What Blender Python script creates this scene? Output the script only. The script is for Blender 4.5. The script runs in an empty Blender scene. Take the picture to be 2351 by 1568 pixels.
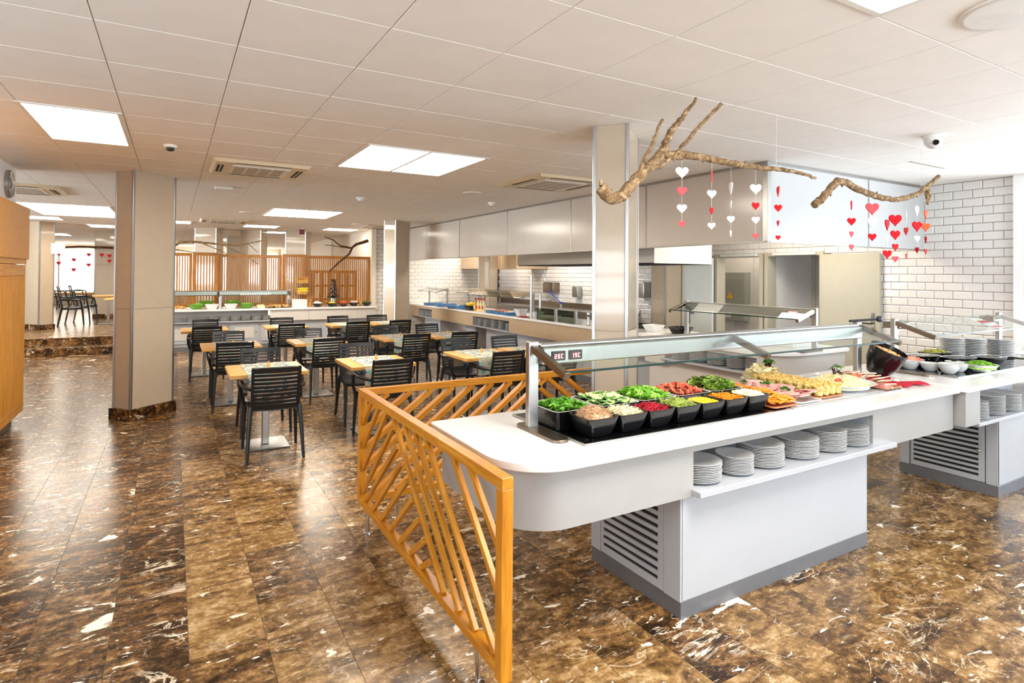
import bpy, bmesh, math, random
from mathutils import Vector, Matrix, Euler
random.seed(7)
SC = bpy.context.scene
COL = SC.collection
PI = math.pi

# ---------------------------------------------------------------- camera, world, light, exposure
CAM_H = 1.67
CEIL = 2.816
yaw, pit, rol = math.radians(30.108), math.radians(0.677), math.radians(0.436)
fwd = Vector((math.sin(yaw)*math.cos(pit), math.cos(yaw)*math.cos(pit), math.sin(pit)))
rgt = Vector((math.cos(yaw), -math.sin(yaw), 0))
upv = rgt.cross(fwd)
rgt, upv = rgt*math.cos(rol)+upv*math.sin(rol), -rgt*math.sin(rol)+upv*math.cos(rol)
cd = bpy.data.cameras.new('camera')
cam = bpy.data.objects.new('camera', cd)
COL.objects.link(cam)
cam.matrix_world = Matrix(((rgt.x, upv.x, -fwd.x, 0), (rgt.y, upv.y, -fwd.y, 0), (rgt.z, upv.z, -fwd.z, CAM_H), (0, 0, 0, 1)))
cd.sensor_width = 36
cd.lens = 36*1339.8/2351
cd.shift_y = -0.07185
cd.clip_start = 0.05
cd.clip_end = 200
SC.camera = cam
vs = SC.view_settings
vs.view_transform = 'Standard'; vs.look = 'None'; vs.gamma = 1; vs.use_curve_mapping = False
vs.exposure = 0.64
SC.cycles.max_bounces = 10
SC.cycles.diffuse_bounces = 6
SC.cycles.glossy_bounces = 4
SC.cycles.transparent_max_bounces = 16
SC.cycles.sample_clamp_indirect = 6
SC.cycles.caustics_reflective = False
SC.cycles.caustics_refractive = False
LAMP = 19.0        # ceiling panels
KLAMP = 11.0      # kitchen panels
DAY = 0.95         # daylight through the windows behind the camera, and the added hall fill
w = bpy.data.worlds.new('sky'); SC.world = w; w.use_nodes = True
w.node_tree.nodes['Background'].inputs[0].default_value = (0.80, 0.90, 1.0, 1)
w.node_tree.nodes['Background'].inputs[1].default_value = 2.2
def area(name, loc, rot, sx, sy, power, color):
    l = bpy.data.lights.new(name, 'AREA'); l.shape = 'RECTANGLE'; l.size = sx; l.size_y = sy
    l.energy = power; l.color = color
    o = bpy.data.objects.new(name, l); COL.objects.link(o); o.location = loc; o.rotation_euler = rot
    return o
DAYC = (0.84, 0.93, 1.0)
area('daylight_rear', (4.2, -5.2, 1.5), (PI/2+1.1, 0, 0), 6.4, 2.4, 560*DAY, DAYC)      # glazing behind the camera
area('daylight_right', (9.5, -0.7, 1.5), (PI/2+1.1, 0, PI/2), 6.0, 2.4, 320*DAY, DAYC)   # glazing to the right
area('daylight_left', (-4.4, 0.6, 1.6), (PI/2+.9, 0, -PI/2), 5.4, 2.2, 170*DAY, DAYC)    # glazing to the left
area('added_fill_hall', (-10.2, 11.5, 1.6), (PI/2+1.25, 0, -PI/2), 6.0, 2.4, 1700*DAY, DAYC)  # fill added to brighten the ceiling, from the side hall behind the clock wall

# ---------------------------------------------------------------- materials
def lin(c):
    c = c/255
    return c/12.92 if c <= .04045 else ((c+.055)/1.055)**2.4
def rgb(h):
    h = h.lstrip('#')
    return tuple(lin(int(h[i:i+2], 16)) for i in (0, 2, 4)) + (1,)
class NT:
    def __init__(s, name):
        s.m = bpy.data.materials.new(name); s.m.use_nodes = True
        s.t = s.m.node_tree; s.b = s.t.nodes['Principled BSDF']; s.out = s.t.nodes['Material Output']
    def n(s, typ, **kw):
        nd = s.t.nodes.new('ShaderNode'+typ)
        for k, v in kw.items():
            if hasattr(nd, k): setattr(nd, k, v)
        return nd
    def l(s, a, b): s.t.links.new(a, b)
    def math(s, op, a, b=0.0, c=None):
        nd = s.n('Math', operation=op)
        for i, x in enumerate((a, b) if c is None else (a, b, c)):
            if isinstance(x, (int, float)): nd.inputs[i].default_value = x
            else: s.l(x, nd.inputs[i])
        return nd.outputs[0]
    def noise(s, vec, scale, detail=4, rough=.55, dist=0):
        nd = s.n('TexNoise'); nd.inputs['Scale'].default_value = scale; nd.inputs['Detail'].default_value = detail
        nd.inputs['Roughness'].default_value = rough; nd.inputs['Distortion'].default_value = dist
        if vec is not None: s.l(vec, nd.inputs['Vector'])
        return nd
    def ramp(s, fac, stops, interp='LINEAR'):
        nd = s.n('ValToRGB'); cr = nd.color_ramp; cr.interpolation = interp
        while len(cr.elements) < len(stops): cr.elements.new(.5)
        for e, (p, c) in zip(cr.elements, stops):
            e.position = p; e.color = c if len(c) == 4 else tuple(c)+(1,)
        s.l(fac, nd.inputs[0]); return nd.outputs[0]
    def mix(s, fac, a, b, mode='MIX'):
        nd = s.n('Mix', data_type='RGBA', blend_type=mode)
        for i, x in ((0, fac), (6, a), (7, b)):
            if isinstance(x, (int, float)): nd.inputs[i].default_value = x
            elif isinstance(x, tuple): nd.inputs[i].default_value = x
            else: s.l(x, nd.inputs[i])
        return nd.outputs[2]
    def mapping(s, vec, scale=(1, 1, 1), rot=(0, 0, 0)):
        nd = s.n('Mapping'); nd.inputs['Scale'].default_value = scale; nd.inputs['Rotation'].default_value = rot
        s.l(vec, nd.inputs[0]); return nd.outputs[0]
    def obj(s): return s.n('TexCoord').outputs['Object']
    def bump(s, h, strength=.2, dist=.01):
        nd = s.n('Bump'); nd.inputs['Strength'].default_value = strength; nd.inputs['Distance'].default_value = dist
        s.l(h, nd.inputs['Height']); s.l(nd.outputs[0], s.b.inputs['Normal'])
    def set(s, rough=.5, metal=0, spec=.5, color=None):
        s.b.inputs['Roughness'].default_value = rough; s.b.inputs['Metallic'].default_value = metal
        s.b.inputs['Specular IOR Level'].default_value = spec
        if color is not None:
            if isinstance(color, tuple): s.b.inputs['Base Color'].default_value = color
            else: s.l(color, s.b.inputs['Base Color'])
def plain(name, hexc, rough=.5, metal=0, spec=.5, var=.06, scale=8, bump=0, bscale=60):
    t = NT(name); c = rgb(hexc)
    nz = t.noise(t.obj(), scale, 3)
    a = tuple(max(0, x*(1-var)) for x in c[:3])+(1,); b = tuple(min(1, x*(1+var)) for x in c[:3])+(1,)
    t.set(rough, metal, spec, t.ramp(nz.outputs[0], [(.3, a), (.7, b)]))
    if bump: t.bump(t.noise(t.obj(), bscale, 3).outputs[0], bump)
    return t.m
def wood(name, dark, mid, light, rough=.4, gs=(1.2, 14, 14), spec=.4, bmp=.06):
    t = NT(name)                       # grain runs along each piece's own X axis
    info = t.n('ObjectInfo')
    v = t.n('VectorMath', operation='ADD'); t.l(t.obj(), v.inputs[0])
    cb = t.n('CombineXYZ'); t.l(t.math('MULTIPLY', info.outputs['Random'], 31.0), cb.inputs[0]); t.l(t.math('MULTIPLY', info.outputs['Random'], 7.0), cb.inputs[1])
    t.l(cb.outputs[0], v.inputs[1])
    mp = t.mapping(v.outputs[0], gs)
    n1 = t.noise(mp, 2.2, 5, .6, .8)
    n2 = t.noise(mp, 9, 3, .6)
    f = t.math('ADD', t.math('MULTIPLY', n1.outputs[0], .7), t.math('MULTIPLY', n2.outputs[0], .3))
    t.set(rough, 0, spec, t.ramp(f, [(.3, rgb(dark)), (.5, rgb(mid)), (.7, rgb(light))]))
    t.bump(n2.outputs[0], bmp)
    return t.m
def metal(name, hexc, rough=.3, stretch=(1, 1, 30)):
    t = NT(name); mp = t.mapping(t.obj(), stretch)
    n1 = t.noise(mp, 20, 3)
    c = rgb(hexc)
    t.set(rough, 1, .5, t.ramp(n1.outputs[0], [(.3, tuple(x*.88 for x in c[:3])+(1,)), (.7, c)]))
    t.l(t.math('MULTIPLY_ADD', n1.outputs[0], .15, rough-.07), t.b.inputs['Roughness'])
    return t.m
def glass(name, tint=(.95, .985, .97, 1), fr=1.45, amt=1.0):
    t = NT(name); t.t.nodes.remove(t.b)
    tr = t.n('BsdfTransparent'); tr.inputs[0].default_value = tint
    gl = t.n('BsdfGlossy'); gl.inputs['Roughness'].default_value = .02; gl.inputs[0].default_value = (1, 1, 1, 1)
    f = t.n('Fresnel'); f.inputs[0].default_value = fr
    mx = t.n('MixShader'); bf = t.n('NewGeometry').outputs['Backfacing']; t.l(t.math('MULTIPLY', t.math('MULTIPLY', f.outputs[0], amt), t.math('SUBTRACT', 1.0, bf)), mx.inputs[0]); t.l(tr.outputs[0], mx.inputs[1]); t.l(gl.outputs[0], mx.inputs[2])
    t.l(mx.outputs[0], t.out.inputs[0]); return t.m
def emit(name, col, strength):
    t = NT(name); t.set(.5, 0, .3, (.8, .8, .8, 1))
    t.b.inputs['Emission Color'].default_value = col + (1,); t.b.inputs['Emission Strength'].default_value = strength
    return t.m
def marble(name, src):
    t = NT(name)
    if src == 'obj': sep = t.n('SeparateColor'); t.l(t.n('ObjectInfo').outputs['Color'], sep.inputs[0])
    else:
        a = t.n('Attribute'); a.attribute_name = 'tint'; sep = t.n('SeparateColor'); t.l(a.outputs['Color'], sep.inputs[0])
    tone, seed = sep.outputs[0], sep.outputs[1]
    cb = t.n('CombineXYZ'); t.l(t.math('MULTIPLY', seed, 57.), cb.inputs[0]); t.l(t.math('MULTIPLY', seed, 91.), cb.inputs[1]); t.l(t.math('MULTIPLY', seed, 13.), cb.inputs[2])
    v = t.n('VectorMath', operation='ADD'); t.l(t.n('NewGeometry').outputs['Position'], v.inputs[0]); t.l(cb.outputs[0], v.inputs[1])
    st = t.mapping(v.outputs[0], (1.0, 2.6, 1), (0, 0, -.45))
    n1 = t.noise(st, 4.5, 9, .68, .9)
    n2 = t.noise(v.outputs[0], 26, 6, .7, .4)
    f = t.math('ADD', t.math('MULTIPLY', n1.outputs[0], .64), t.math('MULTIPLY', n2.outputs[0], .36))
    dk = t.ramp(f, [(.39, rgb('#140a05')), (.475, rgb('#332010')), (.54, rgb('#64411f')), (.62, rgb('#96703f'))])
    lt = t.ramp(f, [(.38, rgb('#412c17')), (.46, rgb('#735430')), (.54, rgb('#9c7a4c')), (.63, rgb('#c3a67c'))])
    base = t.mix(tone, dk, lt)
    # crackled golden veins
    wv = t.n('VectorMath', operation='MULTIPLY_ADD'); nz = t.noise(v.outputs[0], 7, 4, .6)
    t.l(nz.outputs['Color'], wv.inputs[0]); wv.inputs[1].default_value = (.35, .35, .35); t.l(v.outputs[0], wv.inputs[2])
    vo = t.n('TexVoronoi', feature='DISTANCE_TO_EDGE'); vo.inputs['Scale'].default_value = 8; t.l(wv.outputs[0], vo.inputs['Vector'])
    vein = t.ramp(vo.outputs['Distance'], [(0, (1, 1, 1)), (.035, (0, 0, 0))])
    vm = t.math('MULTIPLY', vein, t.ramp(t.noise(v.outputs[0], 5, 3).outputs[0], [(.45, (0, 0, 0)), (.62, (1, 1, 1))]))
    base = t.mix(t.math('MULTIPLY', vm, .3), base, rgb('#c99b5c'))
    # thin pale veins, drawn out along the bedding
    st2 = t.mapping(v.outputs[0], (1.0, 2.2, 1), (0, 0, -.75))
    n3 = t.noise(st2, 2.3, 6, .55, 1.2)
    d = t.math('ABSOLUTE', t.math('SUBTRACT', n3.outputs[0], .5))
    wv2 = t.ramp(d, [(0, (1, 1, 1)), (.003, (.6, .6, .6)), (.008, (0, 0, 0))])
    msk = t.ramp(t.noise(v.outputs[0], 3.2, 3).outputs[0], [(.46, (0, 0, 0)), (.58, (1, 1, 1))])
    base = t.mix(t.math('MULTIPLY', t.math('MULTIPLY', wv2, msk), .8), base, rgb('#f0dcc0'))
    # white calcite patches
    n4 = t.noise(st2, 6.5, 5, .6, .6)
    pt = t.ramp(n4.outputs[0], [(.655, (0, 0, 0)), (.668, (1, 1, 1))])
    base = t.mix(t.math('MULTIPLY', pt, .9), base, rgb('#f4ead8'))
    n5 = t.noise(st2, 1.3, 7, .58, 1.6)
    d5 = t.math('ABSOLUTE', t.math('SUBTRACT', n5.outputs[0], .52))
    v5 = t.math('MULTIPLY', t.ramp(d5, [(0, (1, 1, 1)), (.006, (.8, .8, .8)), (.014, (0, 0, 0))]), t.ramp(t.noise(v.outputs[0], 2.1, 3).outputs[0], [(.53, (0, 0, 0)), (.63, (1, 1, 1))]))
    v5 = t.math('MULTIPLY', v5, t.math('SUBTRACT', 1.0, t.math('MULTIPLY', tone, .75)))
    base = t.mix(t.math('MULTIPLY', v5, .85), base, rgb('#f1dfc4'))
    p5 = t.ramp(t.noise(st2, 2.9, 5, .5, .8).outputs[0], [(.675, (0, 0, 0)), (.69, (1, 1, 1))])
    base = t.mix(t.math('MULTIPLY', p5, .95), base, rgb('#f6ecdc'))
    ch = t.ramp(t.noise(st2, 24, 3, .5, .5).outputs[0], [(.70, (0, 0, 0)), (.715, (1, 1, 1))])
    base = t.mix(t.math('MULTIPLY', ch, .85), base, rgb('#efe2cb'))
    t.set(.3, 0, .22, base)
    t.l(t.math('MULTIPLY_ADD', n2.outputs[0], .34, .08), t.b.inputs['Roughness'])
    return t.m
def starcloth(name):
    t = NT(name); uv = t.n('TexCoord').outputs['UV']
    base = t.ramp(t.noise(t.mapping(uv, (1, 1, 1)), 160, 3).outputs[0], [(.35, rgb('#a89c88')), (.65, rgb('#cdc4b4'))])
    for sc, off, cols in ((11, 0.0, ('#123f74', '#2d8c9a')), (14, 3.7, ('#6fbcae', '#1d5a8c'))):
        mp = t.n('Mapping'); mp.inputs['Scale'].default_value = (sc, sc, 1); mp.inputs['Location'].default_value = (off, off*1.3, 0); t.l(uv, mp.inputs[0])
        vo = t.n('TexVoronoi', voronoi_dimensions='2D'); vo.inputs['Scale'].default_value = 1; vo.inputs['Randomness'].default_value = .75; t.l(mp.outputs[0], vo.inputs['Vector'])
        sub = t.n('VectorMath', operation='SUBTRACT'); t.l(mp.outputs[0], sub.inputs[0]); t.l(vo.outputs['Position'], sub.inputs[1])
        sx = t.n('SeparateXYZ'); t.l(sub.outputs[0], sx.inputs[0])
        sc3 = t.n('SeparateColor'); t.l(vo.outputs['Color'], sc3.inputs[0])
        ang = t.math('ADD', t.math('MULTIPLY', t.math('ARCTAN2', sx.outputs[1], sx.outputs[0]), 5.0), t.math('MULTIPLY', sc3.outputs[0], 6.28))
        rad = t.math('MULTIPLY_ADD', t.math('COSINE', ang), .15, .24)
        ln = t.n('VectorMath', operation='LENGTH'); t.l(sub.outputs[0], ln.inputs[0])
        inside = t.math('LESS_THAN', ln.outputs['Value'], rad)
        keep = t.math('GREATER_THAN', sc3.outputs[1], .35)
        colr = t.ramp(sc3.outputs[2], [(.45, rgb(cols[0])), (.55, rgb(cols[1]))])
        base = t.mix(t.math('MULTIPLY', t.math('MULTIPLY', inside, keep), 1.0), base, colr)
    t.set(.85, 0, .2, base); return t.m
M = {}
M['floor'] = marble('polished_marble', 'obj'); M['floor_far'] = marble('polished_marble_far', 'attr')
M['grout'] = plain('grout', '#b3a184', .8)
M['ceiling'] = plain('ceiling_tile', '#f3f0ec', .75, 0, .25, .02, 5, .03, 200)
M['ceilgap'] = plain('ceiling_gap', '#d9cab6', .8)
M['cream'] = plain('cream_paint', '#e9dfce', .7, 0, .3, .02)
M['white_paint'] = plain('white_paint', '#eeeeee', .6, 0, .3, .02)
M['tile'] = plain('glazed_tile', '#dfdcd8', .12, 0, .5, .03, 3)
M['tilegrout'] = plain('tile_grout', '#6b4a39', .85)
M['lam_white'] = plain('white_laminate', '#b0b3b8', .25, 0, .5, .015)
M['lam_warm'] = plain('pearl_laminate', '#cfc9c2', .22, 0, .5, .015)
M['lam_pearl'] = plain('grey_pearl_laminate', '#a09f9d', .22, 0, .5, .015)
M['soffit_white'] = plain('soffit_white', '#bcbdbe', .2, 0, .5, .01)
M['lam_beige'] = plain('beige_laminate', '#b79e80', .3, 0, .5, .03)
M['lam_taupe'] = plain('taupe_gloss_panel', '#b8a893', .06, 0, .6, .02)
M['fascia'] = plain('fascia_panel', '#c6beb4', .17, 0, .55, .02)
M['quartz'] = plain('white_quartz', '#efece9', .16, 0, .5, .03, 3)
M['plinth'] = plain('brushed_plinth', '#76787d', .35, .35, .5, .05, 12)
M['steel'] = metal('brushed_steel', '#b4b3b0', .32)
M['steel_dark'] = metal('bronze_steel', '#8f8272', .3)
M['chrome'] = metal('chrome', '#d8d8d8', .08)
M['black_slot'] = plain('black_recess', '#0c0c0d', .7)
M['black_glass'] = plain('black_glass', '#0a0a0b', .04, 0, .6)
M['white_glass'] = plain('white_glass', '#d9dde2', .04, 0, .6)
M['black_cer'] = plain('black_melamine', '#121214', .16, 0, .55)
M['white_cer'] = plain('white_porcelain', '#dcdcdb', .1, 0, .55, .01)
M['plate'] = plain('plate_porcelain', '#c6c6c5', .12, 0, .55, .01)
M['chair'] = plain('black_resin', '#16181a', .36, 0, .45, .08, 30)
M['oak'] = wood('honey_oak', '#a05a0a', '#bf7c1c', '#d59a3a', .35)
M['oak_dark'] = wood('honey_oak_lattice', '#8c5110', '#a96c20', '#c48c38', .4)
M['cab_oak'] = wood('cabinet_oak', '#a86818', '#c4862c', '#d69e44', .5, (1, 18, 18))
M['beech'] = wood('pale_beech', '#b5803c', '#cb9850', '#dcb06c', .35, (1.5, 12, 12))
M['branch'] = wood('driftwood', '#3c2b1c', '#84694a', '#c8b08a', .85, (11, 11, 11), .2, .5)
M['branch_dark'] = wood('dark_branch', '#2c180c', '#4d2f1a', '#7a5233', .8, (5, 5, 5), .2)
M['bamboo'] = wood('rattan', '#8f5f22', '#bd8a3c', '#d9ab5e', .6, (8, 8, 8))
M['glass'] = glass('clear_glass'); M['glass_smoke'] = glass('smoked_glass', (.45, .50, .42, 1))
M['glass_edge'] = plain('glass_edge', '#08281f', .25, 0, .3)
M['cloth'] = starcloth('starfish_cloth')
M['red'] = plain('red_felt', '#c2161f', .8, 0, .2, .08, 60); M['coral'] = plain('coral_felt', '#e8555a', .8, 0, .2, .08, 60)
M['orange_felt'] = plain('orange_felt', '#ee5b33', .8, 0, .2, .06, 60); M['white_felt'] = plain('white_felt', '#f2f3f2', .85, 0, .2, .03, 60)
M['thread'] = plain('thread', '#d8d8d4', .6)
M['terracotta'] = plain('terracotta', '#c07a52', .6, 0, .3, .1, 30)
M['green_bowl'] = plain('green_glaze', '#5c8f22', .2, 0, .5, .3, 25)
M['blue_cer'] = plain('blue_enamel', '#4f7fae', .25, 0, .5, .1)
M['plastic_white'] = plain('white_plastic', '#e6e4df', .4)
M['plastic_cream'] = plain('cream_plastic', '#d9c9ab', .4, 0, .4, .03)
M['grey_speaker'] = plain('speaker_mesh', '#bdb6ac', .7, 0, .3, .05, 90)
M['black_plastic'] = plain('black_plastic', '#141414', .35)
M['blue_plastic'] = plain('blue_plastic', '#2b3a9a', .4)
M['door_white'] = plain('door_enamel', '#d5dbd8', .3, 0, .45, .02); M['door_cream'] = plain('door_cream', '#b6b2a0', .3, 0, .45, .02)
M['sq_tile'] = plain('square_tile', '#c3c0b6', .2, 0, .5, .03)
M['panel_grey'] = plain('electric_cabinet', '#8c8e84', .45, 0, .4, .03)
M['yellow'] = plain('warning_yellow', '#e3a70c', .5)
M['napkin'] = plain('red_napkin', '#cf1f35', .85, 0, .2, .05, 80)
M['led'] = emit('red_digits', (1.0, .08, .12), 2.2)
M['lamp'] = emit('lamp_diffuser', (1.0, .92, .80), LAMP)
M['lamp_far'] = emit('lamp_diffuser_far', (1.0, .92, .78), LAMP*.95)
M['lamp_soft'] = emit('lamp_diffuser_soft', (1.0, .92, .78), LAMP*.4)
M['lamp_mid'] = emit('lamp_diffuser_mid', (1.0, .92, .80), LAMP*.75)
M['lamp_day'] = emit('lamp_diffuser_cool', (1.0, .95, .88), LAMP*1.0)
M['lamp_kit'] = emit('lamp_kitchen', (1.0, .90, .76), KLAMP)
M['blind'] = emit('backlit_blind', (1.0, .95, .86), 2.4)
M['paper'] = plain('paper', '#dfe0dd', .8, 0, .2, .05, 40)
M['ink'] = plain('ink', '#3a3a3c', .8)
M['red_sign'] = plain('red_sign', '#6d1414', .4)
def food(name, a, b, c, rough=.5, scale=40):
    t = NT(name); nz = t.noise(t.n('NewGeometry').outputs['Position'], scale, 4)
    t.set(rough, 0, .4, t.ramp(nz.outputs[0], [(.32, rgb(a)), (.5, rgb(b)), (.68, rgb(c))])); return t.m
F = {}
F['cress'] = food('lambs_lettuce', '#2f6a10', '#5d9d22', '#9bcb4a'); F['lettuce'] = food('cut_lettuce', '#5fa016', '#8cc63a', '#d3e88f')
F['lollo'] = food('lollo_rosso', '#3c1a14', '#7ea03a', '#b9cf63', .5, 22); F['lollo_dark'] = food('dark_leaf', '#2a1014', '#4b2322', '#6b4a35')
F['cuc'] = food('cucumber_flesh', '#c4dc86', '#dcea9f', '#eaf3bf', .35); F['cuc_skin'] = plain('cucumber_skin', '#2f6a1c', .4)
F['tomato'] = food('tomato_flesh', '#d8462c', '#e8694a', '#f29a78', .3); F['tuna'] = food('flaked_tuna', '#9c6f4c', '#c39a72', '#dcb994')
F['sprout'] = food('bean_sprouts', '#d8c48e', '#efe3bd', '#faf4de'); F['beet'] = food('grated_beetroot', '#7a0a1c', '#b2162e', '#d63a4a')
F['bean'] = food('green_beans', '#5c7020', '#88993c', '#b2bd62'); F['corn'] = food('sweetcorn', '#e2a80c', '#f5ca22', '#fbe05a')
F['carrot'] = food('grated_carrot', '#d77a10', '#ee9a1c', '#f7ba44'); F['onion'] = food('white_cabbage', '#d9d39c', '#f1edc6', '#fbf9e6')
F['carrot_slice'] = food('carrot_slices', '#d8750f', '#ec8f1d', '#f4a83e'); F['ham'] = food('pink_ham', '#d98a86', '#eeb0a8', '#f7d2c8', .4)
F['pasta'] = food('pasta_salad', '#b77a2a', '#e6bf6a', '#f6e3ac', .4, 55); F['pasta_top'] = food('creamy_pasta', '#d9b25a', '#f0dc98', '#fbf2cc', .5, 60)
F['egg'] = food('egg_salad', '#e0c878', '#f4e7ae', '#fdf7df', .5, 45); F['cheese'] = food('sliced_cheese', '#ecd890', '#f6eab8', '#fbf5dc')
F['grape'] = plain('black_grape', '#3a1222', .2, 0, .5, .2); F['herb'] = plain('green_herb', '#4f7d2a', .5, 0, .3, .3, 40)
F['flat'] = food('flatbread', '#c98d5c', '#ead2b4', '#f6e8d4', .7, 25); F['crouton'] = food('croutons', '#b98243', '#dfae69', '#f2cf98')
F['white_dip'] = food('white_dip', '#eee9dc', '#f6f3ea', '#fcfaf4'); F['pickle'] = food('pickles', '#76742a', '#9c9a3c', '#c2b65a')
F['salmon'] = food('pink_seafood', '#e07a58', '#efa083', '#f7c8b2'); F['pastry'] = food('pastry', '#8a5a22', '#c89852', '#ead0a0')
F['choc'] = plain('chocolate', '#35180b', .18, 0, .5, .1); F['lemon'] = food('lemon_fruit', '#d6b810', '#eed321', '#f8e866')
F['orange'] = food('orange_fruit', '#d96a10', '#ee8420', '#f5a54a'); F['yellow_sauce'] = food('bright_yellow', '#dfc40a', '#f0da1c', '#f7ea5a')
F['pink'] = food('pink_sweets', '#d9a79a', '#f0cfc4', '#fae8e2'); F['red_bits'] = food('red_bits', '#b53a16', '#da5a2a', '#ee8a52')
F['sauce'] = plain('mustard_bottle', '#d79b1c', .3); F['bottle_w'] = plain('white_bottle', '#f0dfae', .3, 0, .4, .1)
# ---------------------------------------------------------------- helpers
class MB:
    def __init__(s): s.v, s.f, s.mi, s.uv = [], [], [], None
    def add(s, vs, fs, m=0, xf=None):
        b = len(s.v)
        s.v += [tuple(xf @ Vector(p)) if xf is not None else tuple(p) for p in vs]
        s.f += [tuple(b+i for i in f) for f in fs]; s.mi += [m]*len(fs); return s
    def box(s, x0, y0, z0, x1, y1, z1, m=0, xf=None):
        return s.add([(x0,y0,z0),(x1,y0,z0),(x1,y1,z0),(x0,y1,z0),(x0,y0,z1),(x1,y0,z1),(x1,y1,z1),(x0,y1,z1)],
              [(0,3,2,1),(4,5,6,7),(0,1,5,4),(1,2,6,5),(2,3,7,6),(3,0,4,7)], m, xf)
    def taper(s, a, b, z0, z1, m=0, c=(0, 0)):     # frustum: half sizes a=(x,y) at z0, b at z1
        (ax, ay), (bx, by), (cx, cy) = a, b, c
        return s.add([(cx-ax,cy-ay,z0),(cx+ax,cy-ay,z0),(cx+ax,cy+ay,z0),(cx-ax,cy+ay,z0),(cx-bx,cy-by,z1),(cx+bx,cy-by,z1),(cx+bx,cy+by,z1),(cx-bx,cy+by,z1)],
              [(0,3,2,1),(4,5,6,7),(0,1,5,4),(1,2,6,5),(2,3,7,6),(3,0,4,7)], m)
    def tube(s, pts, r, n=8, m=0):
        pts = [Vector(p) for p in pts]; k = len(pts); rs = r if isinstance(r, (list, tuple)) else [r]*k
        vs, fs = [], []; prev = None
        for i, p in enumerate(pts):
            d = (pts[min(i+1, k-1)]-pts[max(i-1, 0)]).normalized()
            if prev is None:
                a = d.orthogonal().normalized()
            else:
                a = (prev-d*prev.dot(d)).normalized()
            prev = a; b = d.cross(a)
            vs += [p+(a*math.cos(2*PI*j/n)+b*math.sin(2*PI*j/n))*rs[i] for j in range(n)]
        for i in range(k-1):
            for j in range(n):
                fs.append((i*n+j, i*n+(j+1) % n, (i+1)*n+(j+1) % n, (i+1)*n+j))
        fs.append(tuple(range(n-1, -1, -1))); fs.append(tuple((k-1)*n+j for j in range(n)))
        return s.add(vs, fs, m)
    def lathe(s, prof, n=24, c=(0, 0, 0), m=0, sx=1, sy=1, xf=None):
        vs, fs = [], []; k = len(prof)
        for r, z in prof:
            vs += [(c[0]+sx*r*math.cos(2*PI*j/n), c[1]+sy*r*math.sin(2*PI*j/n), c[2]+z) for j in range(n)]
        for i in range(k-1):
            for j in range(n):
                fs.append((i*n+j, i*n+(j+1) % n, (i+1)*n+(j+1) % n, (i+1)*n+j))
        if prof[0][0] > 1e-4: fs.append(tuple(range(n-1, -1, -1)))
        if prof[-1][0] > 1e-4: fs.append(tuple((k-1)*n+j for j in range(n)))
        return s.add(vs, fs, m, xf)
    def prism(s, pts, z0, z1, m=0, xf=None):
        n = len(pts)
        return s.add([(x, y, z0) for x, y in pts]+[(x, y, z1) for x, y in pts],
              [tuple(range(n-1, -1, -1)), tuple(range(n, 2*n))]+[(i, (i+1) % n, n+(i+1) % n, n+i) for i in range(n)], m, xf)
    def sheet(s, fn, nu, nv, th, m=0):              # a slab of thickness th over the surface fn(u, v) -> Vector
        g = [[Vector(fn(i/nu, j/nv)) for j in range(nv+1)] for i in range(nu+1)]
        top, bot = [], []
        for i in range(nu+1):
            for j in range(nv+1):
                du = g[min(i+1, nu)][j]-g[max(i-1, 0)][j]; dv = g[i][min(j+1, nv)]-g[i][max(j-1, 0)]
                nrm = du.cross(dv).normalized()
                top.append(g[i][j]+nrm*th/2); bot.append(g[i][j]-nrm*th/2)
        N = len(top); ix = lambda i, j: i*(nv+1)+j; fs = []
        for i in range(nu):
            for j in range(nv):
                fs.append((ix(i,j), ix(i+1,j), ix(i+1,j+1), ix(i,j+1)))
                fs.append((N+ix(i,j), N+ix(i,j+1), N+ix(i+1,j+1), N+ix(i+1,j)))
        for i in range(nu):
            fs.append((ix(i,0), N+ix(i,0), N+ix(i+1,0), ix(i+1,0))); fs.append((ix(i,nv), ix(i+1,nv), N+ix(i+1,nv), N+ix(i,nv)))
        for j in range(nv):
            fs.append((ix(0,j), ix(0,j+1), N+ix(0,j+1), N+ix(0,j))); fs.append((ix(nu,j), N+ix(nu,j), N+ix(nu,j+1), ix(nu,j+1)))
        s.add(top+bot, fs, m)
        if s.uv is not None: s.uv += [(i/nu, j/nv) for i in range(nu+1) for j in range(nv+1)]*2
        return s
    def mesh(s, name, mats, smooth=False, bevel=0, seg=1, angle=40):
        me = bpy.data.meshes.new(name); me.from_pydata(s.v, [], s.f)
        for m in (mats if isinstance(mats, (list, tuple)) else [mats]): me.materials.append(M[m] if isinstance(m, str) else m)
        me.polygons.foreach_set('material_index', s.mi)
        if s.uv is not None:
            ul = me.uv_layers.new(name='UVMap')
            for l in me.loops: ul.data[l.index].uv = s.uv[l.vertex_index]
        bm = bmesh.new(); bm.from_mesh(me)
        bmesh.ops.recalc_face_normals(bm, faces=bm.faces)
        if bevel:
            es = [e for e in bm.edges if len(e.link_faces) == 2 and e.calc_face_angle(0) > math.radians(30)]
            bmesh.ops.bevel(bm, geom=es, offset=bevel, segments=seg, profile=.5, affect='EDGES', clamp_overlap=True)
        bm.to_mesh(me); bm.free()
        if smooth:
            me.polygons.foreach_set('use_smooth', [True]*len(me.polygons)); me.set_sharp_from_angle(angle=math.radians(angle))
        return me
    def build(s, name, mats, parent=None, loc=(0,0,0), rot=(0,0,0), **kw):
        return link(name, s.mesh(name, mats, **kw), parent, loc, rot)
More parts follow.
